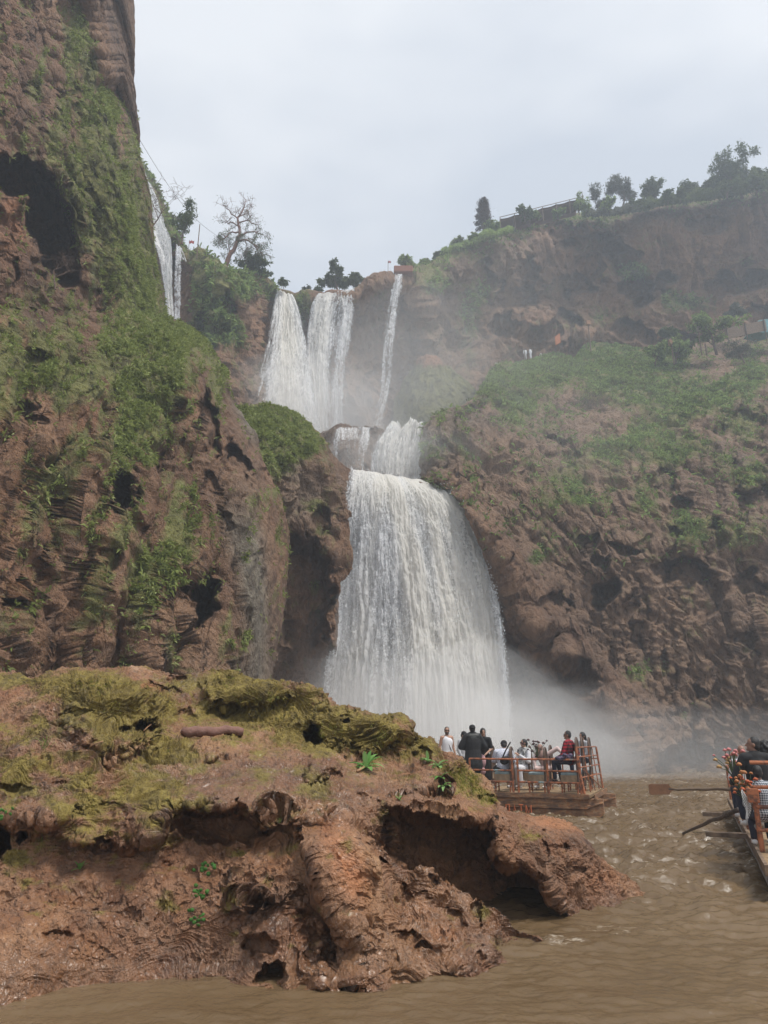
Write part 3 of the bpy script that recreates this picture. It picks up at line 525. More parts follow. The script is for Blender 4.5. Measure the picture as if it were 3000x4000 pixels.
BT = [(1330, 3060), (1450, 3010), (1540, 2985), (1610, 2960), (1680, 2940), (1714, 2936), (1763, 2936), (1806, 2964), (1833, 3002), (1855, 3019), (1893, 3030), (1920, 3067), (1936, 3116), (1974, 3160), (2050, 3180), (2142, 3192), (2213, 3208),
      (2251, 3236), (2273, 3268), (2290, 3316), (2339, 3349), (2426, 3425), (2502, 3470), (2540, 3482)]
BB = [(1330, 3560), (1981, 3560), (2209, 3568), (2328, 3557), (2393, 3535), (2450, 3510), (2540, 3484)]
def f_b(u, v):
    px = 1330 + 1210 * u; yt = crv(px, BT); yb = crv(px, BB) + 40; py = yb + (yt - yb) * v
    D = table([1330, 1500, 1650, 1800, 1950, 2100, 2250, 2350, 2540], [2930, 3000, 3060, 3120, 3170, 3220, 3300, 3400, 3500, 3560, 3600],
      [[11.8, 11.6, 11.5, 11.6, 12, 12, 12, 12, 12], [10.9, 10.9, 10.9, 11.3, 11.8, 12, 12, 12, 12], [10.0, 10.1, 10.3, 10.8, 11.6, 12, 12, 12, 12], [9.0, 9.2, 9.6, 10.2, 11.2, 11.8, 12, 12, 12], [8.8, 8.9, 9.1, 9.5, 10.4, 11.3, 11.6, 12, 12],
       [8.8, 8.9, 9.0, 9.2, 9.7, 10.4, 11.1, 11.6, 12], [8.8, 8.9, 8.95, 9.1, 9.4, 9.7, 10.3, 11.2, 12], [8.8, 8.9, 8.95, 9.0, 9.3, 9.5, 9.9, 10.7, 11.7], [8.8, 8.9, 8.9, 9.0, 9.2, 9.45, 9.75, 10.2, 11.1], [8.8, 8.9, 8.9, 9.0, 9.1, 9.4, 9.7, 9.9, 10.7], [8.8, 8.9, 8.9, 9.0, 9.1, 9.4, 9.65, 9.8, 10.4]], px, py)
    return px, py, D
PS = .45
P, px, py = sheet(760, 460, f_b, lambda t: np.stack([0 * t, 1.6 * t, -1.8 * t**1.5], -1), 24)
wp = pxwarp(px, py, 60, 20)
# hollow under the arm: everything below the lip line
lipy = crv(px + wp[0] * .6, [(1330, 3110), (1466, 3122), (1566, 3154), (1678, 3150), (1771, 3182), (1864, 3196), (1935, 3228), (1960, 3318), (2036, 3372), (2116, 3426), (2182, 3520), (2229, 3600), (2560, 3700)])
cave = sstep(-4, 46, (py + wp[1] * .35) - lipy)
dep = 1.25 + .35 * sstep(0, 60, py - lipy) * sstep(200, 60, py - lipy)
lipB = np.exp(-((py - lipy + 16) / 26)**2) * (px < 2200)
PITF = lambda px, py, wp: pits(px, py, [(1690, 2990, 24, 16, 0, .3), (2180, 3320, 30, 22, 0, .15), (1600, 3060, 30, 24, 0, .25), (1900, 3120, 30, 16, 20, .2), (2120, 3300, 26, 50, 0, .2), (2260, 3400, 20, 16, 0, .2), (1720, 3110, 36, 14, 10, .25), (1655, 3040, 16, 40, 0, .25)], wp)
terr = blob(px, py, [(1740, 2980, 90, 50, 0, .6), (1600, 3060, 80, 50, 0, .6), (1700, 3100, 120, 30, 0, .5)])
Pd, pt = disp_near(toward(P, cave * dep - .12 * lipB - .3 * blob(px, py, [(1760, 2990, 60, 40, 0, 1.)])), px, py, .42, .85, terr, 5., edge_att(*P.shape[:2], top=50, ext=24, lo=.3)); px, py = repx(Pd); wp = pxwarp(px, py, 70, 18); pit = PITF(px, py, wp); Pd = toward(Pd, pit * PS)
gy = fbm(np.stack([px.reshape(-1) / 90, py.reshape(-1) / 60, px.reshape(-1) * 0 + 4], 1), 4).reshape(px.shape)
mB = blob(px, py, [(1780, 3040, 130, 80, 20, .9), (1900, 3120, 60, 40, 0, .6), (2060, 3260, 110, 50, 10, .45), (1660, 3080, 90, 60, 0, .4), (2150, 3350, 80, 50, 0, .25), (1560, 3160, 50, 12, 0, .4)])
BN.add(Pd, moss=np.clip(mB + .25 * gy - .8 * cave - .1, 0, 1), tone=blob(px, py, [(2160, 3215, 90, 26, 8, .9), (2350, 3440, 80, 60, 20, .4), (1800, 3160, 120, 20, 8, .3)]), wet=np.clip(.3 + .7 * sstep(3480, 3560, py) + .3 * blob(px, py, [(1600, 3120, 200, 40, 5, 1.), (2400, 3470, 90, 50, 0, 1)]), 0, 1))
GR.append((Pd, px, py, np.clip(mB - .6 + .4 * gy - cave, 0, 1)))

CT = [(1330, 3200), (1400, 3255), (1440, 3285), (1493, 3320), (1540, 3375), (1572, 3395), (1610, 3400), (1640, 3385), (1680, 3388), (1710, 3430), (1771, 3471), (1824, 3491), (1904, 3530), (1977, 3583), (2010, 3625), (2050, 3640), (2080, 3652), (2116, 3672), (2135, 3692)]
CB = [(1330, 3862), (1525, 3850), (1640, 3828), (1720, 3812), (1850, 3815), (1905, 3800), (1938, 3748), (2030, 3705), (2111, 3696), (2135, 3696)]
def f_c(u, v):
    px = 1330 + 805 * u; yt = crv(px, CT); yb = crv(px, CB) + 40; py = yb + (yt - yb) * v
    Db = dwater(crv(px, CB)); top = crv(px, [(1330, 8.2), (1500, 8.6), (1665, 8.5), (1904, 8.6), (2010, 8.5), (2135, 8.35)])
    D = Db + (top - Db) * sstep(0, 1.25, v) * 1.12
    return px, py, D
P, px, py = sheet(560, 400, f_c, lambda t: np.stack([0 * t, 1.0 * t, -1.2 * t**1.3], -1), 20)
wp = pxwarp(px, py, 60, 18)
PITF = lambda px, py, wp: pits(px, py, [(1460, 3365, 40, 60, -20, .5), (1540, 3500, 60, 50, 0, .2), (1590, 3660, 60, 26, 0, .25), (1650, 3700, 40, 20, 0, .3), (1440, 3700, 60, 30, 0, .5), (1500, 3760, 50, 26, 0, .3), (1860, 3570, 20, 50, 0, .3), (1760, 3640, 24, 40, 0, .15), (1880, 3740, 24, 40, 0, .15), (1700, 3440, 30, 22, 0, .3), (1780, 3590, 40, 40, 0, .2), (1640, 3500, 50, 20, 0, .15)], wp)
bul = blob(px, py, [(1670, 3410, 40, 26, 0, .35), (1560, 3420, 50, 40, 0, .15), (1740, 3670, 70, 50, 0, .35), (1850, 3600, 50, 60, 0, .3), (1950, 3640, 40, 50, 0, .3), (1560, 3780, 60, 40, 0, .3), (1800, 3760, 80, 30, 0, .2), (1480, 3440, 30, 80, -15, .25)])
Pd, pt = disp_near(toward(P, - .45 * bul), px, py, .36, .85, .25 * np.ones_like(px), 9., edge_att(*P.shape[:2], top=50, ext=20, lo=.3)); px, py = repx(Pd); wp = pxwarp(px, py, 70, 18); pit = PITF(px, py, wp); Pd = toward(Pd, pit * PS)
mC = blob(px, py, [(1880, 3560, 50, 40, 20, .8), (1760, 3580, 60, 40, 0, .5), (1950, 3680, 60, 50, 0, .5), (1850, 3690, 60, 30, 0, .3), (1480, 3400, 30, 60, 0, .4)])
BN.add(Pd, moss=np.clip(mC - .1, 0, 1), tone=blob(px, py, [(1740, 3650, 80, 40, 0, .6), (1640, 3560, 60, 60, 0, .4), (1900, 3780, 40, 30, 0, .3)]), wet=np.ones_like(px) * .95)
rock = BN.build('rock_outcrop', M_NEAR); tag(rock, 'wet red-brown tufa outcrop with mossy ledges and a hollow under its arm', kind='structure')

# ================================================================== WATER
def water_material():
    t = NT('murky_water'); p = t.pos()
    foam = t.attr('foam')
    n1 = t.noise(t.mapped(p, (1, 1, 1)), 3.2, 6, .6, .8); n2 = t.noise(p, 14, 4, .6, .4)
    n3 = t.noise(t.mapped(p, (5, 15, 5)), 1., 6, .7, 1.2)
    f = t.ramp(t.math('ADD', t.math('MULTIPLY', foam, .5), t.math('MULTIPLY', t.math('SUBTRACT', n3, .5), 1.9)), [(.42, 0.), (.66, 1.)])
    base = t.ramp(t.noise(p, .35, 4, .5), [(.35, (.112, .073, .038)), (.65, (.15, .102, .057))])
    base = t.mix(t.math('MULTIPLY', f, .75), base, (.50, .44, .36))
    rough = t.math('ADD', .13, t.math('MULTIPLY', f, .5))
    h = t.math('ADD', n1, t.math('MULTIPLY', n2, .35)); h = t.math('ADD', h, t.math('MULTIPLY', t.noise(p, 45, 3, .6), .12))
    return t.surf(t.bsdf(Base_Color=base, Roughness=rough, IOR=1.33, Specular_IOR_Level=.5, Normal=t.bump(h, .9, .03)))
nu, nv = 620, 1150
yy = 3.2 * (130 / 3.2) ** (np.linspace(0, 1, nv)**1.0)
U, Yg = np.meshgrid(np.linspace(-1, 1, nu), yy)
X = U * (Yg * .66 + 3); W = np.stack([X, Yg, 0 * X], -1).reshape(-1, 3)
turb = sstep(7, 14, Yg).reshape(-1) * (.75 + .25 * pn(W * .2)) + .12
turb *= .35 + .65 * sstep(-3, 3.2, X - .1 * Yg).reshape(-1) + .0
swell = fbm(W * [.55, .9, 1] + 3, 3, .5); chop = ridged(W * [1.5, 2.2, 1] + .5 * np.stack([pn(W * .8), pn(W * .8 + 9), 0 * W[:, 0]], 1), 3, .55); tiny = fbm(W * [6, 8, 1], 2)
wl = fbm(W * [2.4, 4.6, 1] + .4 * np.stack([pn(W), pn(W + 5), 0 * chop], 1), 3, .6)
wm = fbm(W * [.9, 2.2, 1] + 8, 3, .55)
z = turb * (.10 * swell + .14 * wm + .03 * chop + .075 * wl + .02 * tiny) + .012 * wl + .01 * swell
crest = sstep(.2, 1.5, .6 * chop + .9 * wm + .6 * wl) * sstep(.35, .8, turb)
patch = sstep(-.15, .4, pn(W * .35 + 31))
foam = crest * (.45 + .6 * patch) * sstep(7.5, 12, Yg.reshape(-1))
far = sstep(30, 44, Yg).reshape(-1); foam = np.maximum(foam * .9, far * (.35 + .3 * pn(W * .5)))
speck = .3 * sstep(.52, .66, pn(W * [9, 13, 1] + 77)) * sstep(.05, .4, pn(W * .5 + 5)) * sstep(1, 3.2, X).reshape(-1); foam = np.maximum(foam, speck)
def ring(x, y, rx, ry, k):
    return k * np.exp(-(((W[:, 0] - x) / rx)**2 + ((W[:, 1] - y) / ry)**2))
sp = P3(2560, 3240, float(dwater(3250))); tip = P3(2170, 3680, float(dwater(3690)))
b1 = ring(sp.x, sp.y, .5, .35, 1.); b2 = ring(tip.x + .05, tip.y, .28, .16, 1.); sh3 = ring(2.6, 8.9, .7, .5, .6)
foam = np.maximum(foam, (b1 + b2 + sh3) * 1.2)
foam = np.minimum(foam, .82)
z += b1 * (.10 + .10 * pn(W * 5)) + b2 * (.04 + .06 * pn(W * 9))
P = np.stack([W[:, 0], W[:, 1], z], 1)
river = make_mesh('water', P, grid_faces(nv, nu), {'foam': foam}, mat=water_material()); tag(river, 'brown choppy river pool', kind='structure')
# river bed, out past the gorge walls
t = NT('mud'); M_MUD = t.surf(t.bsdf(Base_Color=t.ramp(t.noise(t.pos(), .1, 5), [(.4, (.10, .06, .035)), (.6, (.16, .10, .06))]), Roughness=.9))
bed = make_mesh('ground', [(-118, -5.5, -1.2), (148, -5.5, -1.2), (148, 230, -1.2), (-118, 230, -1.2)], [(0, 1, 2, 3)], mat=M_MUD, smooth=False); tag(bed, 'muddy ground under the river', kind='structure')

# ------------------------------------------------------------------ falls
def fall_material(name, su=1., sv=.35, fine=7., tint=(.95, .96, .98), cream=(.97, .945, .89), base=0.):
    t = NT(name); uv = t.n('UVMap').outputs[0]; dens = t.attr('dens')
    s1 = t.noise(t.mapped(uv, (2.2 * su, .16 * sv / .35, 1)), 1., 5, .6, .35)
    s2 = t.noise(t.mapped(uv, (fine * su, fine * .5, 1)), 1., 6, .72, .9)
    s3 = t.noise(t.mapped(uv, (fine * 3.2 * su, fine * 2.4, 1)), 1., 4, .7, .6)
    f = t.math('ADD', t.math('MULTIPLY', t.math('SUBTRACT', s1, .5), 2.3), t.math('ADD', t.math('MULTIPLY', t.math('SUBTRACT', s2, .5), 1.9), t.math('MULTIPLY', t.math('SUBTRACT', s3, .5), .9)))
    f = t.math('ADD', f, dens)
    a = t.ramp(f, [(.24, base), (.78, 1.)])
    c = t.mix(t.ramp(t.math('ADD', t.math('MULTIPLY', dens, .7), t.math('MULTIPLY', s1, .5)), [(.62, 0.), (.95, 1.)]), tint, cream)
    c = t.mix(t.ramp(s2, [(.35, .2), (.6, 0.)]), c, (.58, .61, .66))
    d = t.n('BsdfDiffuse', {0: c}).outputs[0]; tr = t.n('BsdfTranslucent', {0: c}).outputs[0]; tp = t.n('BsdfTransparent').outputs[0]
    h = t.math('ADD', s2, t.math('MULTIPLY', s3, .6)); nrm = t.bump(h, .6, .25)
    t.t.links.new(nrm, d.node.inputs['Normal'])
    m = t.n('MixShader', {0: .45, 1: d, 2: tr}).outputs[0]
    return t.surf(t.n('MixShader', {0: a, 1: tp, 2: m}).outputs[0])
M_FALL = fall_material('falling_water'); M_FALL2 = fall_material('falling_water_far', su=.75, fine=4.)
def fall(name, L, Rr, mat, nu=160, nv=300, amp=.35, dens=lambda u, v: .5 + 0 * u, layers=2, gap=.5, lipback=2.5, label='', group=None, seed=0., um=1., edge=.1, bow=0., usc=None, curl=.12):
    """L, Rr: [(px,py,D)] from lip to foot"""
    La, Ra = np.array(L, float), np.array(Rr, float)
    u, v = np.meshgrid(np.linspace(0, 1, nu), np.linspace(0, 1, nv))
    def ev(A, v):
        s = np.linspace(0, 1, len(A)); return [crv(v, list(zip(s, A[:, k]))) for k in range(3)]
    VV, QQ, UU, DD = [], [], [], []; n0 = 0
    for k in range(layers):
        l, r = ev(La, v), ev(Ra, v)
        e = (pn(np.stack([v.reshape(-1) * 14, v.reshape(-1) * 0 + k * 7 + seed, v.reshape(-1) * 0 + 1], 1)) * .02).reshape(v.shape) * v
        uu = u + e * (1 - 2 * u)
        px = l[0] + (r[0] - l[0]) * uu; py = l[1] + (r[1] - l[1]) * uu; D = l[2] + (r[2] - l[2]) * uu - bow * np.sin(np.pi * uu) * v + k * gap
        py = py + 9 * (pn(np.stack([uu.reshape(-1) * 6 + seed, uu.reshape(-1) * 0, uu.reshape(-1) * 0 + k], 1))).reshape(uu.shape) * sstep(.3, 0, v)
        P = proj(px, py, D)
        # rounded lip: first rows run back level over the edge
        wth = np.linalg.norm(P[nv // 2, -1] - P[nv // 2, 0]); hgt = np.linalg.norm(P[-1, nu // 2] - P[0, nu // 2])
        lipn = 10; tt = (1 - np.arange(lipn) / lipn); back = P[0][None] + np.stack([0 * tt, lipback * tt, -.06 * lipback * tt**2], -1)[:, None, :]
        P = np.concatenate([back, P], 0); U2 = np.concatenate([np.repeat(u[:1], lipn, 0), u]); V2 = np.concatenate([np.repeat(v[:1], lipn, 0) - tt[:, None] * lipback / hgt, v])
        N = grid_normals(P); q = np.stack([U2 * wth, V2 * hgt * .22, U2 * 0 + k * 5 + seed], -1).reshape(-1, 3)
        d = (fbm(q * [.8, .5, 1], 3) * .9 + ridged(q * [1.6, .8, 1], 3) * .4 + fbm(q * [5, 5, 1], 3, .6) * .22).reshape(U2.shape) * amp * sstep(-.05, .25, V2)
        P = P + N * d[..., None] * np.sign(-N[..., 1:2])
        ed = np.minimum(U2, 1 - U2); dn = dens(U2, V2) - .55 * sstep(edge, 0, ed) - .25 * k * 0
        VV.append(P.reshape(-1, 3)); QQ.append(grid_faces(*P.shape[:2], n0)); n0 += P.shape[0] * P.shape[1]
        UU.append(np.stack([U2 * wth * um + 31.7 * k + seed, V2 * hgt * um], -1).reshape(-1, 2)); DD.append((dn + (0 if k == 0 else .12)).reshape(-1))
    o = make_mesh(name, np.concatenate(VV), np.concatenate(QQ), {'dens': np.concatenate(DD)}, uv=np.concatenate(UU), mat=mat)
    return tag(o, label, 'waterfall', group)
def band(u, v, c0, c1, w0, k):
    c = c0 + (c1 - c0) * np.clip(v, 0, 1); return k * np.exp(-((u - c) / w0)**2)
def dn_main(u, v):
    d = .80 - .42 * sstep(.10, .45, v) + .24 * sstep(.62, .9, v)
    d = d + band(u, v, .30, .12, .05, .22) + band(u, v, .40, .60, .075, .8) + band(u, v, .66, .72, .055, .6) + band(u, v, .84, .80, .05, .22) + band(u, v, .95, .93, .03, .2)
    d = d + .42 * sstep(.66, .85, u)
    return d + .12 * sstep(.3, .6, v) - band(u, v, .52, .52, .02, .2) * sstep(.6, .1, v)
GF = 'waterfalls dropping over the cliff'
fall('waterfall', [(1374, 1832, 47.5), (1362, 1900, 46.2), (1345, 2010, 45.7), (1328, 2130, 45.3), (1314, 2300, 45), (1298, 2480, 44.8), (1274, 2665, 44.6), (1258, 3035, 44.5)],
     [(1725, 1893, 49), (1790, 1945, 47.6), (1838, 2030, 47), (1872, 2110, 46.6), (1912, 2250, 46), (1950, 2420, 45.5), (1972, 2640, 45.2), (1994, 3035, 45)], M_FALL, 420, 640, .42, dn_main, 3, .55, 3., 'broad white main waterfall plunging into the river pool behind the raft', GF, 1., bow=1.6, edge=.035)
fall('waterfall', [(1079, 1130, 80), (1062, 1230, 77), (1036, 1340, 74), (1000, 1450, 72), (968, 1580, 70.5), (950, 1700, 70)], [(1147, 1153, 80), (1175, 1230, 78), (1195, 1340, 77), (1215, 1450, 76.5), (1235, 1600, 76), (1245, 1740, 76)], M_FALL2, 160, 300, .5,
     lambda u, v: .58 + band(u, v, .5, .62, .25, .5) - .22 * sstep(.4, .1, u) * sstep(.2, .5, v), 2, .8, 2.5, 'tall white upper fall spreading into a cone beside the streaked brown buttress', GF, 2., edge=.08)
fall('waterfall', [(1235, 1150, 80.5), (1215, 1200, 80), (1198, 1290, 79.5), (1190, 1400, 79), (1195, 1550, 78.5), (1200, 1740, 78)], [(1393, 1128, 81.5), (1388, 1200, 81), (1375, 1320, 80.5), (1360, 1440, 80), (1350, 1560, 79), (1345, 1740, 79)], M_FALL2, 200, 300, .5,
     lambda u, v: .60 + band(u, v, .25, .35, .22, .3) - band(u, v, .62, .6, .08, .5) * sstep(.1, .3, v) - .25 * sstep(.6, .9, u) * sstep(.3, .6, v), 2, .8, 2.5, 'wide broken upper fall in the middle of the wall with a dark gap in it', GF, 3., edge=.1)
fall('waterfall', [(1541, 1074, 83), (1520, 1160, 82.5), (1500, 1260, 82), (1488, 1400, 81.5), (1478, 1520, 81), (1455, 1665, 80)], [(1578, 1070, 83), (1566, 1160, 82.5), (1552, 1260, 82), (1540, 1400, 81.5), (1528, 1520, 81), (1490, 1665, 80)], M_FALL2, 70, 300, .3,
     lambda u, v: .42 - .1 * v, 2, .5, 2, 'thin single upper fall dropping from the red wall edge, alone at the side', GF, 4., edge=.25)
fall('waterfall', [(1300, 1672, 61), (1290, 1740, 60), (1285, 1860, 59.5)], [(1450, 1668, 61), (1446, 1740, 60), (1440, 1860, 59.5)], M_FALL, 120, 110, .25, lambda u, v: .28 + band(u, v, .2, .2, .1, .25) + band(u, v, .45, .45, .06, .3) + band(u, v, .9, .8, .1, .4) - .3 * sstep(.3, .8, v), 1, .5, 2.5,
     'short veil of water over a dark boulder between the upper and main falls', GF, 5., edge=.1)
fall('waterfall', [(1560, 1690, 59), (1500, 1712, 57.5), (1452, 1775, 56), (1440, 1880, 55)], [(1652, 1648, 60), (1654, 1700, 58), (1654, 1780, 56.5), (1652, 1885, 55)], M_FALL, 200, 180, 1.15, lambda u, v: .80 - .35 * sstep(.25, .0, u), 3, .8, 2.5, 'short foaming white gush against dark rock just above the main fall lip', GF, 6., edge=.08)
fall('waterfall', [(534, 640, 66), (556, 760, 65.5), (575, 900, 65), (620, 1010, 64), (640, 1130, 63.5), (655, 1300, 63)], [(566, 670, 66), (612, 760, 65.5), (648, 880, 65), (672, 960, 64.2), (676, 1130, 63.6), (684, 1300, 63)], M_FALL2, 80, 300, .35,
     lambda u, v: .55 + .25 * v, 2, .6, 2, 'highest waterfall, half hidden behind the near green cliff wall', GF, 7., edge=.15)
fall('waterfall', [(682, 950, 61), (680, 1050, 60.6), (676, 1150, 60.3), (680, 1300, 60)], [(716, 975, 61), (716, 1050, 60.6), (712, 1150, 60.3), (708, 1300, 60)], M_FALL2, 50, 200, .25, lambda u, v: .38 + 0 * u, 2, .4, 2, 'narrow waterfall to the right of the highest one, below the small tree', GF, 8., edge=.3)
# stream on the ledge between the steps
st = Batch(); V = []; xs = np.linspace(0, 1, 80); U, Vv = np.meshgrid(xs, np.linspace(0, 1, 80))
px = (1250 + 130 * Vv * 0) + (1760 - 1250) * U; D = 48 + 34 * Vv; 
Pst = np.stack([((1330 + 420 * U) - CX) / F * D * .97, D, 18.6 + .22 * fbm(np.stack([U.reshape(-1) * 12, Vv.reshape(-1) * 30, U.reshape(-1) * 0], 1), 3).reshape(U.shape) + .0 * D], -1)
make_mesh('stream', Pst, grid_faces(80, 80), {'foam': np.full(Pst.shape[:2], .75)}, mat=bpy.data.materials['murky_water'])['kind'] = 'structure'

# loose drops and flecks thrown off the edges and face of the main fall
def flecks(n, L, Rr, seed, size=(.02, .055)):
    r_ = np.random.default_rng(seed); v = r_.random(n)**.8; La, Ra = np.array(L), np.array(Rr); s_ = np.linspace(0, 1, len(L)); e = r_.random(n)
    u = np.where(e < .35, np.abs(r_.normal(0, .03, n)) - .008, np.where(e < .6, 1 + .004 - np.abs(r_.normal(0, .03, n)), r_.random(n)))
    l = [crv(v, list(zip(s_, La[:, k]))) for k in range(3)]; q = [crv(v, list(zip(s_, Ra[:, k]))) for k in range(3)]
    P = proj(*[l[k] + (q[k] - l[k]) * u for k in range(3)]); P[:, 1] -= .2 + np.abs(r_.normal(0, .5, n)) + 1.2 * np.sin(np.pi * np.clip(u, 0, 1)) * v
    D = r_.normal(size=(n, 3)) * .5 + [0, 0, -1]; S = r_.uniform(*size, n); return P, D, S
_P, _D, _S = flecks(15000, [(1374, 1832, 47.5), (1345, 2010, 45.7), (1314, 2300, 45), (1298, 2480, 44.8), (1274, 2665, 44.6), (1258, 3035, 44.5)], [(1725, 1893, 49), (1838, 2030, 47), (1912, 2250, 46), (1950, 2420, 45.5), (1975, 2640, 45.2), (2010, 3035, 45)], 5)
M_DROP = simple('white_spray', (.9, .92, .94), .8, var=.02)
# ================================================================== PLANT COVER
def leaf_mat(name, stops, patch=.25, tr=.35):
    t = NT(name); lv = t.attr('lv'); n = t.noise(t.pos(), patch, 3, .5)
    f = t.math('ADD', t.math('MULTIPLY', lv, .65), t.math('MULTIPLY', n, .5))
    c = t.ramp(f, stops); d = t.n('BsdfDiffuse', {0: c}).outputs[0]; r = t.n('BsdfTranslucent', {0: c}).outputs[0]
    return t.surf(t.n('MixShader', {0: tr, 1: d, 2: r}).outputs[0])
G_LUSH = leaf_mat('lush_leaves', [(.15, (.085, .085, .03)), (.4, (.17, .20, .055)), (.65, (.27, .32, .10)), (.9, (.40, .43, .19))])
G_FAR = leaf_mat('slope_leaves', [(.15, (.11, .08, .055)), (.36, (.12, .13, .055)), (.58, (.20, .27, .09)), (.9, (.33, .43, .15))])
G_MOSS = leaf_mat('moss_strands', [(.1, (.08, .07, .02)), (.4, (.16, .15, .035)), (.7, (.26, .25, .06)), (.95, (.35, .36, .12))], 2.)
G_TREE = leaf_mat('tree_leaves', [(.1, (.03, .045, .022)), (.4, (.065, .09, .035)), (.7, (.11, .14, .055)), (.95, (.19, .21, .10))])
G_GREY = leaf_mat('grey_olive_leaves', [(.1, (.05, .055, .045)), (.5, (.11, .12, .09)), (.95, (.20, .20, .16))])
def leaves(C, Dn, L, Wd, curve=.3, lv=None):
    """two-quad bent leaves. C (N,3) roots, Dn (N,3) directions, L, Wd (N,)"""
    n = len(C); r = rng.normal(size=(n, 3)); s = np.cross(Dn, r); s /= np.linalg.norm(s, axis=1, keepdims=True) + 1e-9
    Dn = Dn / (np.linalg.norm(Dn, axis=1, keepdims=True) + 1e-9)
    mid = C + Dn * (L * .55)[:, None]; tip = C + Dn * L[:, None]; tip[:, 2] -= L * curve
    w = (Wd / 2)[:, None]
    V = np.stack([C - s * w * .5, C + s * w * .5, mid + s * w, mid - s * w, tip + s * w * .15, tip - s * w * .15], 1)
    b = (np.arange(n) * 6)[:, None]; Q = np.concatenate([b + [0, 1, 2, 3], b + [3, 2, 4, 5]], 1).reshape(-1, 4)
    if lv is None: lv = rng.random(n)
    return V.reshape(-1, 3), Q, np.repeat(lv, 6)
def scatter(P, dens, n, k, L, Wd, up=.6, out=.7, rnd=.7, curve=.3, clump=1.):
    N = grid_normals(P); nv, nu = P.shape[:2]
    c = (P[:-1, :-1] + P[1:, 1:]) / 2; a = np.linalg.norm(np.cross(P[1:, 1:] - P[:-1, :-1], P[1:, :-1] - P[:-1, 1:]), axis=-1)
    view = 1 - .0 * a
    cl = sstep(-.35, .35, fbm(c.reshape(-1, 3) / (L * 4.5), 3, .6)) + .03
    w = (a * dens[:-1, :-1]).reshape(-1) * cl; cum = np.cumsum(w); i = np.searchsorted(cum, rng.random(n) * cum[-1]); i = np.clip(i, 0, len(w) - 1)
    C = c.reshape(-1, 3)[i]; Nn = N[:-1, :-1].reshape(-1, 3)[i]
    s = rng.random(n)**1.5 * 1. + .55; lvt = rng.random(n)
    C = np.repeat(C, k, 0) + rng.normal(size=(n * k, 3)) * np.repeat(s, k)[:, None] * L * .22 * clump; Nn = np.repeat(Nn, k, 0)
    D = Nn * out + np.array([0, 0, up]) + rng.normal(size=(n * k, 3)) * rnd
    S = np.repeat(s, k) * (.6 + .8 * rng.random(n * k))
    return leaves(C, D, L * S, Wd * S, curve, np.clip(np.repeat(lvt, k) * .6 + rng.random(n * k) * .4, 0, 1))
def join(parts):
    V, Q, A = [], [], []; o = 0
    for v, q, a in parts: V.append(v); Q.append(q + o); A.append(a); o += len(v)
    return np.concatenate(V), np.concatenate(Q), np.concatenate(A)
SC = {'left': (44000, 6, .15, .04, G_LUSH), 'mound': (16000, 6, .17, .045, G_LUSH), 'right': (60000, 6, .30, .08, G_FAR), 'far': (32000, 6, .5, .14, G_FAR)}
LBL = {'left': 'bright green weeds and moss tufts clinging to the near cliff wall', 'mound': 'green grass cap on the rounded mound beside the main fall',
       'right': 'green and brown scrub covering the slope by the main fall', 'far': 'creepers and scrub hanging on the far wall and its rim'}
for (P, px, py, dens, who) in VL:
    n, k, L, Wd, m = SC[who]; dens = np.where((px > -60) & (px < 3060) & (py > -60) & (py < 3060), dens, 0)
    v, q, a = scatter(P, np.broadcast_to(dens, P.shape[:2]), n, k, L, Wd)
    tag(make_mesh('ground_cover', v, q, {'lv': a}, mat=m, smooth=False), LBL[who], kind='stuff')
ps = []
for (P, px, py, dens) in GR: ps.append(scatter(P, np.where((px > -60), dens, 0), 2600, 6, .017, .006, up=.05, out=.5, rnd=.7, curve=.8))
v, q, a = join(ps); tag(make_mesh('moss', v, q, {'lv': a}, mat=G_MOSS, smooth=False), 'olive moss strands on the ledges of the foreground outcrop', kind='stuff')

v, q, a = leaves(_P, _D, _S * 1.6, _S, .0); tag(make_mesh('water_drops', v, q, {'lv': a}, mat=M_DROP, smooth=False), 'loose white flecks of water round the main fall', kind='stuff')

# dense scrub along the rim, one continuous band too thick to tell its bushes apart
def rim(p0, p1, D, hfun, n, L, Wd, mat, label, seed):
    r_ = np.random.default_rng(seed); px = r_.uniform(p0, p1, n); h = hfun(px); t = r_.random(n)**.8; py = crv(px, UT) + 12 - h * t; d = D + r_.normal(0, 1.6, n)
    C = proj(px, py, d); keep = pn(C * .9) + .5 * pn(C * 2.1) > -.28; C = C[keep]; m = len(C); k = np.clip(.25 + .5 * t[keep] + r_.normal(0, .12, m), 0, 1)
    v, q, a = leaves(C, r_.normal(size=(m, 3)) + [0, 0, .3], L * r_.uniform(.6, 1.3, m), Wd * r_.uniform(.6, 1.3, m), .2, k)
    tag(make_mesh('scrub', v, q, {'lv': a}, mat=mat, smooth=False), label, kind='stuff')
_h = lambda px: 12 + 34 * np.clip(.5 + .8 * fbm(np.stack([px / 55, px * 0, px * 0], 1), 3), 0, 1.5)
rim(2480, 3080, 106.5, lambda px: _h(px) * (1 + .9 * sstep(2640, 2800, px)), 42000, .42, .2, G_TREE, 'dense dark scrub running along the rim at the right', 3)
rim(2290, 2500, 105.5, lambda px: _h(px) * .9, 11000, .38, .15, G_GREY, 'grey-green scrub on the rim right of the terrace awning', 4)
rim(1600, 2000, 94, lambda px: _h(px) * .8, 13000, .38, .17, G_FAR, 'green scrub stepping up the rim below the conifer', 5)
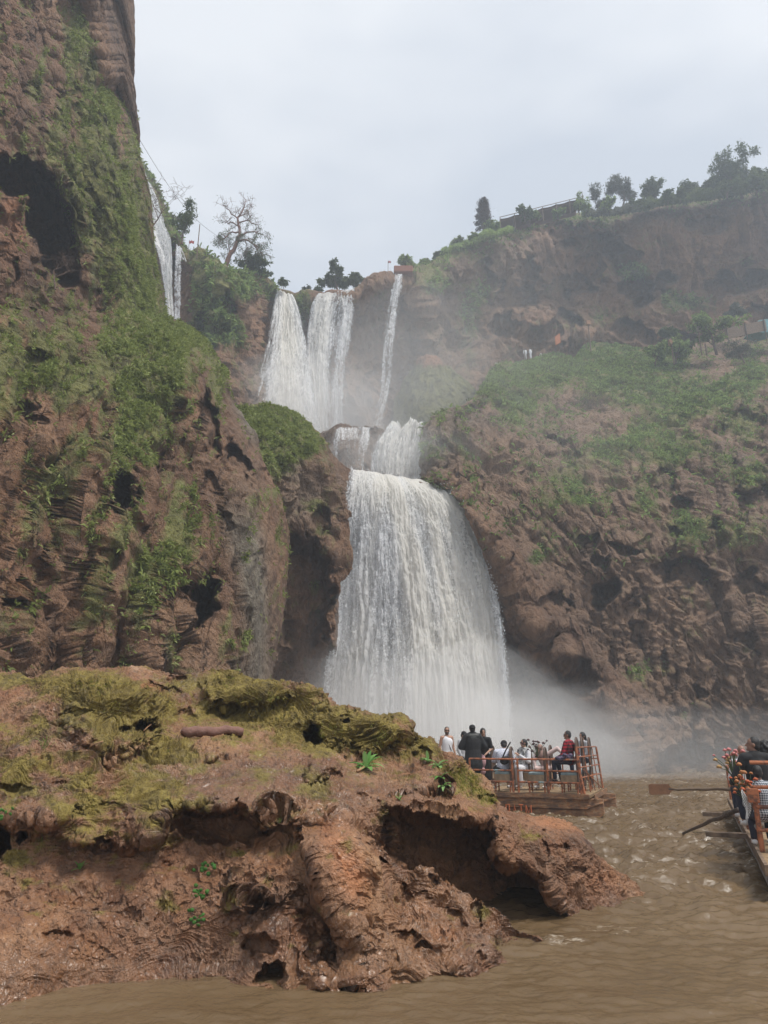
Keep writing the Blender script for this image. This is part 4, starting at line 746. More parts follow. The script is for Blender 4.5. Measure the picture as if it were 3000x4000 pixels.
# ================================================================== OBJECT BUILDERS
class MB:
    """gathers boxes, bars, balls and tubes, then links them as one mesh"""
    def __init__(s): s.V = []; s.F = []
    def raw(s, V, F):
        o = len(s.V); s.V += [tuple(v) for v in V]; s.F += [tuple(i + o for i in f) for f in F]; return s
    def box(s, c, d, M=None):
        V = [Vector((c[0] + x * d[0] / 2, c[1] + y * d[1] / 2, c[2] + z * d[2] / 2)) for x in (-1, 1) for y in (-1, 1) for z in (-1, 1)]
        if M is not None: V = [M @ v for v in V]
        return s.raw(V, [(0, 1, 3, 2), (4, 6, 7, 5), (0, 4, 5, 1), (2, 3, 7, 6), (0, 2, 6, 4), (1, 5, 7, 3)])
    def tube(s, pts, rad, n=8, cap=True):
        pts = [Vector(p) for p in pts]; rad = rad if isinstance(rad, (list, tuple)) else [rad] * len(pts); V = []
        t0 = (pts[1] - pts[0]).normalized(); up = Vector((0, 0, 1)) if abs(t0.z) < .9 else Vector((1, 0, 0)); a = t0.cross(up).normalized()
        for i, p in enumerate(pts):
            t = (pts[min(i + 1, len(pts) - 1)] - pts[max(i - 1, 0)]).normalized()
            a = (a - t * a.dot(t)).normalized(); b = t.cross(a)
            V += [p + (a * math.cos(2 * math.pi * k / n) + b * math.sin(2 * math.pi * k / n)) * rad[i] for k in range(n)]
        Fc = [(i * n + k, i * n + (k + 1) % n, (i + 1) * n + (k + 1) % n, (i + 1) * n + k) for i in range(len(pts) - 1) for k in range(n)]
        if cap: Fc += [tuple(range(n))[::-1], tuple((len(pts) - 1) * n + k for k in range(n))]
        return s.raw(V, Fc)
    def bar(s, a, b, w, n=8): return s.tube([a, b], w / 2, n)
    def ball(s, c, r, nu=12, nv=8, M=None):
        r = r if isinstance(r, (tuple, list)) else (r, r, r); c = Vector(c); V = []
        for j in range(nv + 1):
            th = math.pi * j / nv
            for i in range(nu):
                ph = 2 * math.pi * i / nu; p = Vector((r[0] * math.sin(th) * math.cos(ph), r[1] * math.sin(th) * math.sin(ph), r[2] * math.cos(th)))
                V.append(c + (M @ p if M is not None else p))
        return s.raw(V, [(j * nu + i, (j + 1) * nu + i, (j + 1) * nu + (i + 1) % nu, j * nu + (i + 1) % nu) for j in range(nv) for i in range(nu)])
    def cap(s, a, b, ra, rb, n=10, flat=1., side=None):
        """tapered capsule; flat squeezes it along side"""
        a, b = Vector(a), Vector(b); d = (b - a); L = d.length; t = d.normalized() if L > 1e-6 else Vector((0, 0, 1))
        sd = Vector(side) if side is not None else (Vector((0, 1, 0)) if abs(t.y) < .9 else Vector((1, 0, 0)))
        y = (sd - t * sd.dot(t)).normalized(); x = y.cross(t); V = []; rings = []
        for k in range(5): an = -math.pi / 2 + math.pi / 2 * (k + .3) / 5; rings.append((a + t * math.sin(an) * ra, math.cos(an) * ra))
        for k in range(5): an = math.pi / 2 * (k + .0) / 4.6; rings.append((b + t * math.sin(an) * rb, max(math.cos(an), .05) * rb))
        for p, r in rings: V += [p + (x * math.cos(2 * math.pi * i / n) + y * flat * math.sin(2 * math.pi * i / n)) * r for i in range(n)]
        m = len(rings); Fc = [(j * n + i, j * n + (i + 1) % n, (j + 1) * n + (i + 1) % n, (j + 1) * n + i) for j in range(m - 1) for i in range(n)]
        return s.raw(V, Fc + [tuple(range(n))[::-1], tuple((m - 1) * n + k for k in range(n))])
    def build(s, name, mat, parent=None, smooth=False, remesh=None, bevel=None, M=None):
        me = bpy.data.meshes.new(name); V = s.V if M is None else [M @ Vector(v) for v in s.V]
        me.from_pydata([tuple(v) for v in V], [], s.F); me.update(); me.materials.append(mat)
        if smooth: me.polygons.foreach_set('use_smooth', [True] * len(me.polygons))
        o = bpy.data.objects.new(name, me); col.objects.link(o)
        if parent: o.parent = parent
        if remesh:
            m = o.modifiers.new('r', 'REMESH'); m.mode = 'VOXEL'; m.voxel_size = remesh; m.use_smooth_shade = True
            m = o.modifiers.new('s', 'SMOOTH'); m.factor = .5; m.iterations = 3
        if bevel: m = o.modifiers.new('b', 'BEVEL'); m.width = bevel; m.segments = 2
        return o
RUST = NT('rusty_red_paint'); _v = RUST.coord()
M_RAIL = RUST.surf(RUST.bsdf(Base_Color=RUST.mix(RUST.ramp(RUST.noise(_v, 9, 6, .7), [(.47, 0.), (.6, 1.)]), RUST.mix(RUST.ramp(RUST.noise(_v, 2.3, 4, .6), [(.57, 0.), (.66, 1.)]), (.40, .135, .055), (.24, .34, .34)), (.11, .045, .025)), Roughness=.6, Normal=RUST.bump(RUST.noise(_v, 40, 4), .3, .01)))
RU2 = NT('rusty_steel'); _v = RU2.coord()
M_RUST = RU2.surf(RU2.bsdf(Base_Color=RU2.mix(RU2.ramp(RU2.noise(RU2.mapped(_v, (1, 1, 4)), 3, 7, .7), [(.4, 0.), (.62, 1.)]), (.11, .062, .038), RU2.mix(RU2.ramp(RU2.noise(_v, 14, 5, .7), [(.4, 0.), (.6, 1.)]), (.34, .135, .045), (.38, .23, .12))), Roughness=.7, Normal=RU2.bump(RU2.noise(_v, 25, 5, .7), .5, .02)))
M_DECK = simple('deck_plate', (.36, .24, .13), .8, var=.3, scale=5, bump=.4)
M_WICK = NT('wicker'); _v = M_WICK.coord(); _w = M_WICK.n('TexWave', {'Vector': _v, 'Scale': 16., 'Distortion': 1.5}, bands_direction='Z').outputs[0]
M_WICK = M_WICK.surf(M_WICK.bsdf(Base_Color=M_WICK.ramp(_w, [(.2, (.05, .028, .018)), (.8, (.16, .095, .06))]), Roughness=.8, Normal=M_WICK.bump(_w, .6, .01)))
M_CANE = simple('dark_cane', (.11, .065, .045), .6, var=.25, scale=20)
M_BEIGE = simple('beige_cloth', (.42, .31, .20), .9, var=.2, scale=6, bump=.3, bscale=30)
M_TEAL = simple('faded_teal_vinyl', (.30, .40, .42), .6, var=.15)
M_WOOD = simple('weathered_wood', (.22, .15, .10), .8, var=.3, scale=6, bump=.5)
M_DWOOD = simple('dark_wet_wood', (.09, .06, .045), .5, var=.3, scale=8, bump=.6)
M_BARK = simple('bark', (.17, .11, .085), .9, var=.3, scale=3, bump=.6, bscale=8)
M_RBARK = simple('red_bark', (.25, .12, .08), .9, var=.3, scale=3, bump=.6, bscale=8)
M_TWIG = simple('dry_twigs', (.20, .13, .10), .9, var=.3)

# ------------------------------------------------------------------ trees
def tree(name, base, h, lean=(0, 0), spread=.5, levels=4, nb=3, leaf=G_TREE, L=.22, Wd=.10, nleaf=4000, trunk_r=None, bark=M_BARK, label='', cat='tree', group=None, seed=1, bare=False, crown_from=.35, up=.35, squash=1., clumpr=.35, crowncol=None):
    rr = random.Random(seed); mb = MB(); tips = []
    r0 = trunk_r or h * .03
    def grow(p, d, length, r, lv):
        n = 5; pts = [Vector(p)]; rad = [r]; q = Vector(p); dd = Vector(d)
        for i in range(n):
            dd = (dd + Vector((rr.gauss(0, .14), rr.gauss(0, .14), rr.gauss(0, .08) + (.05 * up if lv > 0 else 0)))).normalized()
            q = q + dd * length / n; pts.append(q.copy()); rad.append(max(r * (1 - .6 * (i + 1) / n), h * .0016))
        mb.tube(pts, rad, 8 if lv == 0 else 5, cap=False)
        if lv >= levels - 1: tips.extend([(p_, lv) for p_ in pts[2:]]); return
        if lv >= levels - 2: tips.extend([(p_, lv) for p_ in pts[3:]])
        k = nb + (1 if lv == 0 else 0)
        for j in range(k):
            i = n if j == 0 else rr.randint(max(2, int(n * crown_from)) if lv == 0 else 1, n)
            az = rr.uniform(0, 2 * math.pi); s = Vector((math.cos(az), math.sin(az), rr.uniform(-.1, .7) * squash))
            nd = (dd * (1 - spread) + s * spread * 1.15 + Vector((0, 0, up * .3))).normalized()
            grow(pts[i], nd, length * rr.uniform(.55, .8), rad[i] * .75, lv + 1)
    root = empty(name, base, 0, label, cat, group)
    grow((0, 0, 0), Vector((lean[0], lean[1], 1)).normalized(), h * .42, r0, 0)
    zt = max(p.z for p, _ in tips); f = h / zt
    mb.V = [(x * f, y * f, z * f) for x, y, z in mb.V]
    mb.build('trunk', bark, root, True)
    if not bare:
        T = np.array([p * f for p, _ in tips]); i = rng.integers(0, len(T), nleaf)
        C = T[i] + rng.normal(size=(nleaf, 3)) * h * .035 * (clumpr / .35) * np.array([1, 1, .8])
        D = rng.normal(size=(nleaf, 3)) + [0, 0, .1]; S = .6 + .8 * rng.random(nleaf)
        k = rng.random(len(T))[i] * .5 + rng.random(nleaf) * .5
        v, q, a = leaves(C, D, L * S, Wd * S, .2, k); make_mesh('crown', v, q, {'lv': a}, mat=leaf, smooth=False, parent=root)
    return root
GT = 'trees along the rim of the gorge'
def mpx(D, py): return D / (CP - (CY - py) / F * SP) / F     # metres per photograph pixel
def T(px, yb, yt, D, **k):
    h = (yb - yt) * mpx(D, yt) * (1.18 if px < 1700 else .98); return tree(k.pop('name', 'tree'), P3(px, yb, D), h, **k)
def leaning_tree():
    D0 = 74; b0 = P3(878, 1046, D0); root = empty('tree', b0, 0, 'leaning half-bare tree with a red-brown trunk on the rim beside the upper falls', 'tree', GT); mb = MB(); rr = random.Random(8); tips = []
    def br(pts, r0, r1, dy):
        P = [P3(x, y, D0 + dy * i / (len(pts) - 1)) - b0 for i, (x, y) in enumerate(pts)]; n = len(P); Q = []
        for i in range(n - 1): Q += [P[i].lerp(P[i + 1], .5 * j) + Vector([rr.gauss(0, .06) for _ in range(3)]) * (i + j > 0) for j in (0, 1)]
        Q.append(P[-1]); mb.tube(Q, [r0 + (r1 - r0) * i / (len(Q) - 1) for i in range(len(Q))], 7); return Q
    def twig(p, d, L_, r, lv):
        q = [p]; dd = Vector(d)
        for i in range(4): dd = (dd + Vector([rr.gauss(0, .28) for _ in range(3)]) + Vector((0, 0, .04))).normalized(); q.append(q[-1] + dd * L_ / 4)
        mb.tube(q, [max(r * (1 - .2 * i), .012) for i in range(5)], 4, cap=False)
        if lv == 0: tips.extend(q[2:]); return
        for k in range(3): twig(q[rr.randint(1, 4)], (dd + Vector([rr.gauss(0, .8) for _ in range(3)])).normalized(), L_ * .62, r * .6, lv - 1)
    S = [([(876, 1050), (890, 1010), (912, 975), (926, 945)], .30, .22, 0), ([(926, 945), (934, 915), (934, 880), (928, 850)], .20, .12, 0), ([(928, 850), (945, 825), (952, 800), (962, 785)], .11, .04, .6),
         ([(926, 945), (960, 938), (985, 945), (1012, 968)], .14, .05, -1), ([(932, 925), (965, 905), (995, 905), (1018, 915)], .13, .05, 1), ([(934, 905), (905, 905), (885, 918), (868, 935)], .12, .05, -.6),
         ([(934, 885), (910, 870), (892, 872), (880, 868)], .09, .04, .8), ([(930, 855), (905, 835), (890, 815), (878, 805)], .09, .03, -.6), ([(934, 870), (965, 860), (985, 870), (1010, 880)], .09, .04, -1.2), ([(930, 850), (955, 840), (975, 815)], .07, .03, 1),
         ([(985, 945), (1005, 975), (1030, 995)], .06, .03, 1), ([(912, 975), (896, 985), (892, 960)], .10, .05, .4), ([(960, 938), (965, 965), (960, 990)], .06, .03, .5)]
    for pts, r0, r1, dy in S:
        Q = br(pts, r0, r1, dy)
        if r0 < .19:
            for k in range(9): i = rr.randint(1, len(Q) - 1); twig(Q[i], ((Q[i] - Q[i - 1]).normalized() + Vector([rr.gauss(0, .7) for _ in range(3)])).normalized(), 1.15, .035, 2 if k % 2 else 1)
    mb.build('trunk', M_RBARK, root, True); T_ = np.array([t for t in tips if t.z < 7.4 or rr.random() < .25]); n = 4200; wgt = 1 + 3 * (T_[:, 2] < 5.2); i = rng.choice(len(T_), n, p=wgt / wgt.sum())
    v, q, a = leaves(T_[i] + rng.normal(size=(n, 3)) * .14, rng.normal(size=(n, 3)) - [0, 0, .3], .13 + .12 * rng.random(n), np.full(n, .06), .3, rng.random(n)); make_mesh('crown', v, q, {'lv': a}, mat=G_TREE, smooth=False, parent=root)
leaning_tree()
T(712, 955, 800, 61, lean=(-.18, 0), spread=.4, levels=4, nb=3, L=.22, Wd=.09, nleaf=2200, up=.8, trunk_r=.10, label='small airy tree on the rim right beside the highest waterfall', group=GT, seed=4)
T(985, 1092, 1003, 77, spread=.8, levels=4, nb=4, L=.35, Wd=.16, nleaf=2600, squash=.3, label='low spreading olive-green tree right of the leaning tree', group=GT, seed=9)
T(1108, 1128, 1092, 79, spread=.7, levels=3, nb=4, L=.3, Wd=.14, nleaf=700, label='small bush on the rim at the left edge of the white upper fall', group=GT, seed=10, name='bush', cat='bush')
T(1200, 1150, 1120, 82, spread=.7, levels=3, nb=4, L=.3, Wd=.14, nleaf=600, label='pale small bush in the notch between two upper falls, the left one of the pair', group=GT, seed=11, name='bush', cat='bush', leaf=G_GREY)
T(1250, 1146, 1122, 82, spread=.7, levels=3, nb=4, L=.3, Wd=.14, nleaf=500, label='small round bush in the notch between two upper falls, the right one of the pair', group=GT, seed=12, name='bush', cat='bush')
T(1318, 1140, 1052, 83, spread=.75, levels=4, nb=4, L=.38, Wd=.18, nleaf=3600, squash=.6, label='dark green dense tree on the rim above the wide broken upper fall', group=GT, seed=13)
T(1388, 1132, 1068, 83, spread=.75, levels=4, nb=3, L=.38, Wd=.18, nleaf=1700, squash=.6, label='smaller dark tree touching the dense one above the broken upper fall', group=GT, seed=14)
T(1580, 1058, 1003, 87, spread=.75, levels=4, nb=4, L=.36, Wd=.15, nleaf=1700, leaf=G_FAR, label='pale green bush on the rim over the thin upper fall', group=GT, seed=15, name='bush', cat='bush')
T(1722, 1020, 975, 92, spread=.75, levels=3, nb=5, L=.5, Wd=.25, nleaf=1800, label='dense dark rounded bush on the slope right of the thin upper fall', group=GT, seed=16, name='bush', cat='bush')
T(1800, 985, 933, 95, spread=.8, levels=4, nb=4, L=.45, Wd=.2, nleaf=2600, leaf=G_FAR, label='wide green bush half way up the rim toward the cypress', group=GT, seed=17, name='bush', cat='bush')
T(1922, 925, 850, 97, spread=.75, levels=4, nb=4, L=.45, Wd=.2, nleaf=2600, leaf=G_FAR, label='bright green round bush just beneath the cypress-like tree', group=GT, seed=18, name='bush', cat='bush')
T(2052, 868, 800, 100, spread=.7, levels=4, nb=3, L=.4, Wd=.18, nleaf=1500, label='small round tree growing in front of the long terrace awning', group=GT, seed=19)
T(2100, 860, 822, 101, spread=.7, levels=3, nb=4, L=.4, Wd=.18, nleaf=600, leaf=G_FAR, label='low shrub before the middle of the terrace awning', group=GT, seed=29, name='bush', cat='bush')
T(2262, 840, 752, 104, spread=.6, levels=4, nb=3, L=.5, Wd=.12, nleaf=800, leaf=G_FAR, label='pale wispy tree at the high end of the terrace awning', group=GT, seed=20)
T(2335, 845, 722, 106, spread=.6, levels=5, nb=3, L=.32, Wd=.10, nleaf=3000, leaf=G_GREY, label='grey thin-leaved tree, first right of the terrace awning', group=GT, seed=22, up=.6)
T(2425, 840, 690, 106, spread=.6, levels=5, nb=3, L=.34, Wd=.11, nleaf=5200, leaf=G_GREY, label='tallest of the grey thin-leaved trees near the terrace', group=GT, seed=23, up=.6)
T(2550, 815, 695, 107, spread=.7, levels=5, nb=3, L=.38, Wd=.14, nleaf=5200, leaf=G_TREE, label='broad grey-green tree right of the tall grey one', group=GT, seed=24)
T(2700, 790, 700, 107, spread=.75, levels=4, nb=5, L=.45, Wd=.2, nleaf=3800, label='dark low bush at the foot of the large corner tree', group=GT, seed=25, name='bush', cat='bush')
T(2780, 780, 672, 107, spread=.75, levels=4, nb=4, L=.45, Wd=.2, nleaf=2600, label='dark bushy tree leaning on the large corner tree', group=GT, seed=26)
T(2900, 775, 595, 106, spread=.72, levels=5, nb=4, L=.42, Wd=.17, nleaf=12000, label='largest dark tree on the rim, top right corner', group=GT, seed=27, crown_from=.2)
T(3010, 770, 640, 106, spread=.7, levels=5, nb=3, L=.42, Wd=.17, nleaf=4000, label='dark tree cut by the right edge of the picture, on the rim', group=GT, seed=28)
for (px, yb, yt, sd, lb) in [(2610, 800, 752, 41, 'low dark bush between the broad tree and the corner bushes'), (2490, 822, 770, 42, 'short bush filling the gap left of the broad grey-green tree'), (1850, 950, 915, 43, 'low bush left of the bright green round one'), (1660, 1040, 1012, 44, 'grassy low shrub beside the dark rounded bush'), (2180, 850, 812, 45, 'green bush under the high end of the awning'), (2380, 838, 775, 46, 'low dark bush between the two grey thin-leaved trees'), (2290, 842, 800, 47, 'tiny bush at the foot of the pale wispy tree'), (2660, 790, 740, 48, 'low scrub bush left of the corner bushes'), (2840, 775, 690, 49, 'thick dark bush against the trunk of the corner tree'), (2960, 770, 680, 50, 'thick dark bush right of the corner tree trunk')]:
    T(px, yb, yt, 103 if px > 2000 else 92, spread=.8, levels=3, nb=5, L=.42, Wd=.2, nleaf=1300, leaf=G_TREE if px > 2400 else G_FAR, label=lb, group=GT, seed=sd, name='bush', cat='bush')
# cypress-like dark tree with reddish tips
def conifer():
    b = P3(1888, 905, 98); root = empty('conifer', b, 0, 'dark narrow conifer with reddish tufts standing on the rim', 'tree', GT); h = 134 * mpx(98, 780) * 1.15
    mb = MB(); mb.tube([(0, 0, 0), (.1, 0, h * .5), (.25, 0, h)], [.16, .1, .03], 7); rr = random.Random(5); C = []
    for k in range(46):
        z = h * (.12 + .86 * k / 46); L_ = (1 - z / h)**.6 * h * .17 + .25; az = k * 2.4
        e = Vector((.25 * z / h + math.cos(az) * L_, math.sin(az) * L_, z + L_ * .1)); mb.tube([(.2 * z / h, 0, z), e], [.05, .015], 4); C += [tuple(Vector((.2 * z / h, 0, z)).lerp(e, f)) for f in (.4, .7, .9, 1.05)]
    mb.build('trunk', M_BARK, root); T_ = np.array(C); n = 5200; i = rng.integers(0, len(T_), n); c = T_[i] + rng.normal(size=(n, 3)) * .17
    v, q, a = leaves(c, rng.normal(size=(n, 3)) + [0, 0, .4], np.full(n, .28), np.full(n, .1), .1, rng.random(n) * .6)
    make_mesh('crown', v, q, {'lv': a}, mat=leaf_mat('dark_red_conifer', [(.1, (.04, .035, .03)), (.5, (.075, .055, .045)), (.95, (.17, .07, .07))]), smooth=False, parent=root)
conifer()
GS = 'trees and bushes on the slope'
T(2640, 1420, 1300, 90, spread=.75, levels=4, nb=4, L=.4, Wd=.18, nleaf=3600, leaf=G_FAR, label='yellow-green leafy bush on the slope, left of the striped post', group=GS, seed=31, name='bush', cat='bush')
T(2560, 1425, 1345, 90, spread=.75, levels=4, nb=4, L=.4, Wd=.18, nleaf=1900, leaf=G_FAR, label='lower yellow-green bush beside the round clay lantern', group=GS, seed=32, name='bush', cat='bush')
T(2800, 1385, 1225, 91, spread=.65, levels=5, nb=3, L=.38, Wd=.16, nleaf=5200, leaf=G_FAR, label='bright rounded tree before the plank wall on the slope', group=GS, seed=33)
T(2920, 1440, 1320, 88, spread=.8, levels=5, nb=4, L=.2, Wd=.08, nleaf=2600, leaf=G_GREY, bark=M_TWIG, label='brown twiggy bush below the plank wall', group=GS, seed=34, name='bush', cat='bush')
T(2330, 1680, 1520, 74, spread=.8, levels=5, nb=4, L=.12, Wd=.05, nleaf=600, leaf=G_GREY, bark=M_TWIG, trunk_r=.06, label='reddish leafless bush in the mist on the middle of the slope', group=GS, seed=35, name='bush', cat='bush')
T(2620, 1330, 1265, 100, spread=.8, levels=4, nb=4, L=.4, Wd=.18, nleaf=1800, leaf=G_TREE, label='blue-green dark bush against the upper wall', group=GS, seed=36, name='bush', cat='bush')
T(2880, 1270, 1180, 100, spread=.8, levels=4, nb=4, L=.4, Wd=.16, nleaf=2400, leaf=G_GREY, label='grey bush on the wall above the plank wall', group=GS, seed=37, name='bush', cat='bush')
T(585, 905, 700, 52, lean=(.2, 0), spread=.75, levels=5, nb=3, bare=True, trunk_r=.07, bark=M_TWIG, label='leafless branches in front of the highest waterfall', group='bare bushes on the near wall', seed=51, name='bush', cat='bush')
T(215, 1130, 960, 24, lean=(-.2, 0), spread=.7, levels=5, nb=3, bare=True, trunk_r=.035, bark=M_TWIG, label='tangle of dead twigs in the mouth of the big dark cave', group='bare bushes on the near wall', seed=52, name='bush', cat='bush')
# ------------------------------------------------------------------ things on the rim and the slope
def pole(px, yb, yt, D, r, mat, name, label, cat, flag=None):
    a, b = P3(px, yb, D), P3(px, yt, D); root = empty(name, a, 0, label, cat); mb = MB(); h = b.z - a.z
    mb.tube([(0, 0, -.6), (0, 0, h)], [r, r * .8], 8).build('pole', mat, root)
    if flag:
        f = MB(); n = 8; w, hh = flag[0], flag[1]
        V = [(s * w * i / n, .08 * math.sin(i * 1.3), h - .05 - j * hh - .1 * hh * i / n) for j in (0, 1) for i in range(n + 1)]
        f.raw(V, [(i, i + 1, n + 2 + i, n + 1 + i) for i in range(n)]) if False else f.raw([(x, y + e, z) for e in (0, .02) for (x, y, z) in V], [(i, i + 1, n + 2 + i, n + 1 + i) for i in range(n)] + [(n + 2 + i + 18 - 1, i + 1 + 18, i + 18, n + 1 + i + 18) for i in range(0)] + [(18 + n + 1 + i, 18 + n + 2 + i, 18 + i + 1, 18 + i) for i in range(n)])
        f.build('flag', flag[2], root)
    return root
s = 1
M_RED = simple('faded_red_cloth', (.42, .09, .08), .8)
pole(770, 990, 876, 66, .06, M_WOOD, 'pole', 'bare slanting wooden pole on the rim near the leaning tree', 'pole')
pole(735, 990, 938, 66, .03, M_CANE, 'flag', 'small red and white flag on a bent stick near the bare pole', 'flag', (.55, .35, M_RED))
pole(1516, 1072, 1018, 85, .04, M_WOOD, 'flag', 'small red flag on a thin post above the thin upper fall', 'flag', (.4, .3, M_RED))
a, b = P3(530, 520, 58), P3(900, 950, 84); mb = MB(); mb.tube([a.lerp(b, i / 20) - Vector((0, 0, 2.2 * math.sin(math.pi * i / 20))) for i in range(21)], .022, 5); tag(mb.build('cable', M_CANE), 'thin cable hanging across the sky beside the near cliff', 'cable')
# red block on the lip of the thin fall
mb = MB(); c = P3(1575, 1062, 84.6); mb.box((0, 0, 0), (2.6, 1.6, 1.0)); o = mb.build('low_wall', simple('red_adobe', (.28, .12, .08), .9, bump=.5), bevel=.12); o.location = c; tag(o, 'low red adobe wall above the thin upper fall', 'wall')
# terrace awning on the rim
def awning():
    A, B = P3(1955, 885, 100), P3(2278, 800, 105); root = empty('awning', A, 0, 'long brown awning on wooden posts stepping up the rim', 'awning'); B = B - A; up = Vector((0, 0, 1)); n = 6; back = Vector((-.3, 3.2, .3))
    h = 1.9; w = MB()
    w.tube([up * h, B + up * (h - .1)], .06, 6).build('beam', M_WOOD, root)
    for i in range(n + 1):
        p = B * (i / n); MB().tube([p - up * 1.2, p + up * (h if i != n else h + .6)], .07, 6).build('post', M_WOOD, root)
    c = MB(); m = 30; V = []
    for i in range(m + 1):
        p = B * (i / m); sag = .18 * abs(math.sin(i / m * math.pi * n))
        V += [p + up * (h - .35 - sag) + Vector((0, -.02, 0)), p + back + up * (h - .75 - sag), p + back + up * (.3 - sag)]
    c.raw(V, [(3 * i + k, 3 * i + 3 + k, 3 * i + 4 + k, 3 * i + 1 + k) for i in range(m) for k in (0, 1)]).build('cloth', simple('brown_awning_cloth', (.16, .085, .065), .9), root)
    r = MB(); r.tube([up * 1.0 + B * .0, B + up * 1.0], .035, 6).build('rail', M_WOOD, root)
    p = P3(2278, 800, 105) - A; MB().tube([B + up * 2.9, B * 1.02 + up * -1.0], .05, 6).build('brace', M_WOOD, root)
awning()
# path rail, figures, lamp, board, shelter on the slope
G_P = 'post and rail fence along the slope path'
def fence(pts, D, label, h=1.1):
    P = [P3(x, y, D) for x, y in pts]; root = empty('fence', P[0], 0, label, 'fence'); Q = [p - P[0] for p in P]
    for q in Q: MB().tube([q - Vector((0, 0, .5)), q + Vector((0, 0, h))], .05, 6).build('post', M_WOOD, root)
    MB().tube([q + Vector((0, 0, h)) for q in Q], .05, 6).build('rail', M_WOOD, root)
fence([(1835, 1440), (1895, 1430), (1930, 1428), (1970, 1424)], 92, 'wooden rail fence on the path in the mist, low stretch at the left')
fence([(1970, 1424), (2010, 1402), (2050, 1388), (2095, 1386)], 95, 'wooden rail fence climbing to the two white figures')
fence([(2240, 1352), (2252, 1345), (2290, 1350), (2306, 1350)], 97, 'short wooden frame at the foot of the lantern post', 1.2)
def lamp(px, yb, yt, D, label, hr=.28, shade=(.42, .22, .12)):
    a, b = P3(px, yb, D), P3(px, yt, D); h = b.z - a.z; root = empty('lamp_post', a, 0, label, 'lamp post')
    MB().tube([(0, 0, -1), (0, 0, h - .9)], .10, 8).build('pole', M_WOOD, root)
    MB().box((0, 0, h - .45), (.62, .62, .75)).build('lantern', simple('clay_lantern', shade, .8), root, bevel=.05)
    MB().tube([(0, 0, h - .08), (0, 0, h + .15)], [.5, .12], 4).build('lantern_roof', M_WOOD, root)
lamp(2306, 1350, 1252, 98, 'wooden lantern post with a square lantern on the slope path')
lamp(2630, 1400, 1328, 89, 'round orange clay lantern among the yellow-green bushes', .4, (.45, .17, .08))
mb = MB(); c = P3(2182, 1348, 97); V = [(-.45, 0, 0), (.35, 0, .45), (.35, 0, 2.1), (-.45, 0, 1.5)]
mb.raw([(x, y, z) for y in (0, .08) for x, _, z in V], [(0, 1, 2, 3), (7, 6, 5, 4), (0, 4, 5, 1), (1, 5, 6, 2), (2, 6, 7, 3), (3, 7, 4, 0)]); o = mb.build('board', simple('orange_board', (.50, .17, .07), .8)); o.location = c; tag(o, 'tilted orange board standing at the top of the grassy slope', 'board')
def shelter():
    a = P3(2990, 1310, 94); root = empty('shelter', a, 0, 'teal canvas roof at the right edge above the plank wall', 'shelter')
    V = [(-2.0, 0, .9), (-.6, 0, 2.6), (4, 0, 3.2), (4, 0, 1.6), (-.2, 0, .4)]; c = MB()
    c.raw([(x, y, z) for y in (0, 2.5) for x, _, z in V], [(0, 1, 2, 3, 4), (9, 8, 7, 6, 5)] + [(i, i + 5, (i + 1) % 5 + 5, (i + 1) % 5) for i in range(5)]).build('canvas', simple('teal_canvas', (.16, .34, .36), .7), root)
    MB().tube([(0, -.1, -1.5), (0, -.1, 2.3)], .07, 6).build('post', M_WOOD, root)
shelter()
def plank_wall():
    A, B = P3(2835, 1325, 93), P3(2996, 1290, 93); root = empty('plank_wall', A, 0, 'long brown wall of horizontal planks under the teal roof', 'wall'); d = B - A
    for k in range(7):
        M = MB(); z = .25 * k; M.raw([Vector(p) + Vector((0, y, z + dz)) for p in ((0, 0, 0), tuple(d)) for y in (0, .06) for dz in (0, .23)], [(0, 1, 3, 2), (4, 6, 7, 5), (0, 4, 5, 1), (2, 3, 7, 6), (0, 2, 6, 4), (1, 5, 7, 3)]).build('plank', M_WOOD, root)
    for f in (.05, .5, .95): MB().tube([d * f - Vector((0, .08, .8)), d * f + Vector((0, -.08, 1.9))], .08, 6).build('post', M_DWOOD, root)
plank_wall()
r_ = empty('signpost', P3(2740, 1375, 91), 0, 'tall wooden post with four pale boards at its top', 'signpost'); h_ = 110 * mpx(91, 1300) * 1.1
MB().tube([(0, 0, -.5), (0, 0, h_)], .11, 7).build('post', M_WOOD, r_); MB().tube([(.7, 0, -.5), (.7, 0, 1.3)], .12, 7).build('post', M_WOOD, r_)
for k in range(4): MB().box((0, -.14, h_ - .15 - .32 * k), (.62, .06, .2)).build('board', simple('pale_board', (.5, .42, .32), .8), r_)
# ================================================================== PEOPLE
M_SKIN = simple('skin', (.42, .24, .165), .5, var=.05); M_SKIN2 = simple('dark_skin', (.25, .135, .09), .5, var=.05)
M_HAIR = simple('black_hair', (.012, .010, .010), .45, var=.2, bump=.6, bscale=90); M_BLK = simple('black_cloth', (.018, .018, .02), .9, var=.2, bump=.3)
M_WHITE = simple('white_cloth', (.74, .74, .77), .9, var=.05, bump=.3, bscale=18); M_GLASS = simple('black_glasses', (.01, .01, .012), .2)
M_LIP = simple('lips', (.35, .12, .10), .5, var=.02); M_EYE = simple('eye_dark', (.02, .015, .012), .3, var=0)
M_NAVY = simple('navy_cloth', (.025, .03, .055), .9); M_PINKC = simple('pale_pink_cloth', (.62, .47, .44), .9, var=.08, bump=.3, bscale=18); M_HIJ = simple('dusty_rose_cloth', (.40, .25, .21), .9, bump=.3)
M_GREYC = simple('light_grey_cloth', (.5, .5, .52), .9, var=.1); M_SHOE = simple('white_shoe', (.75, .73, .72), .6)
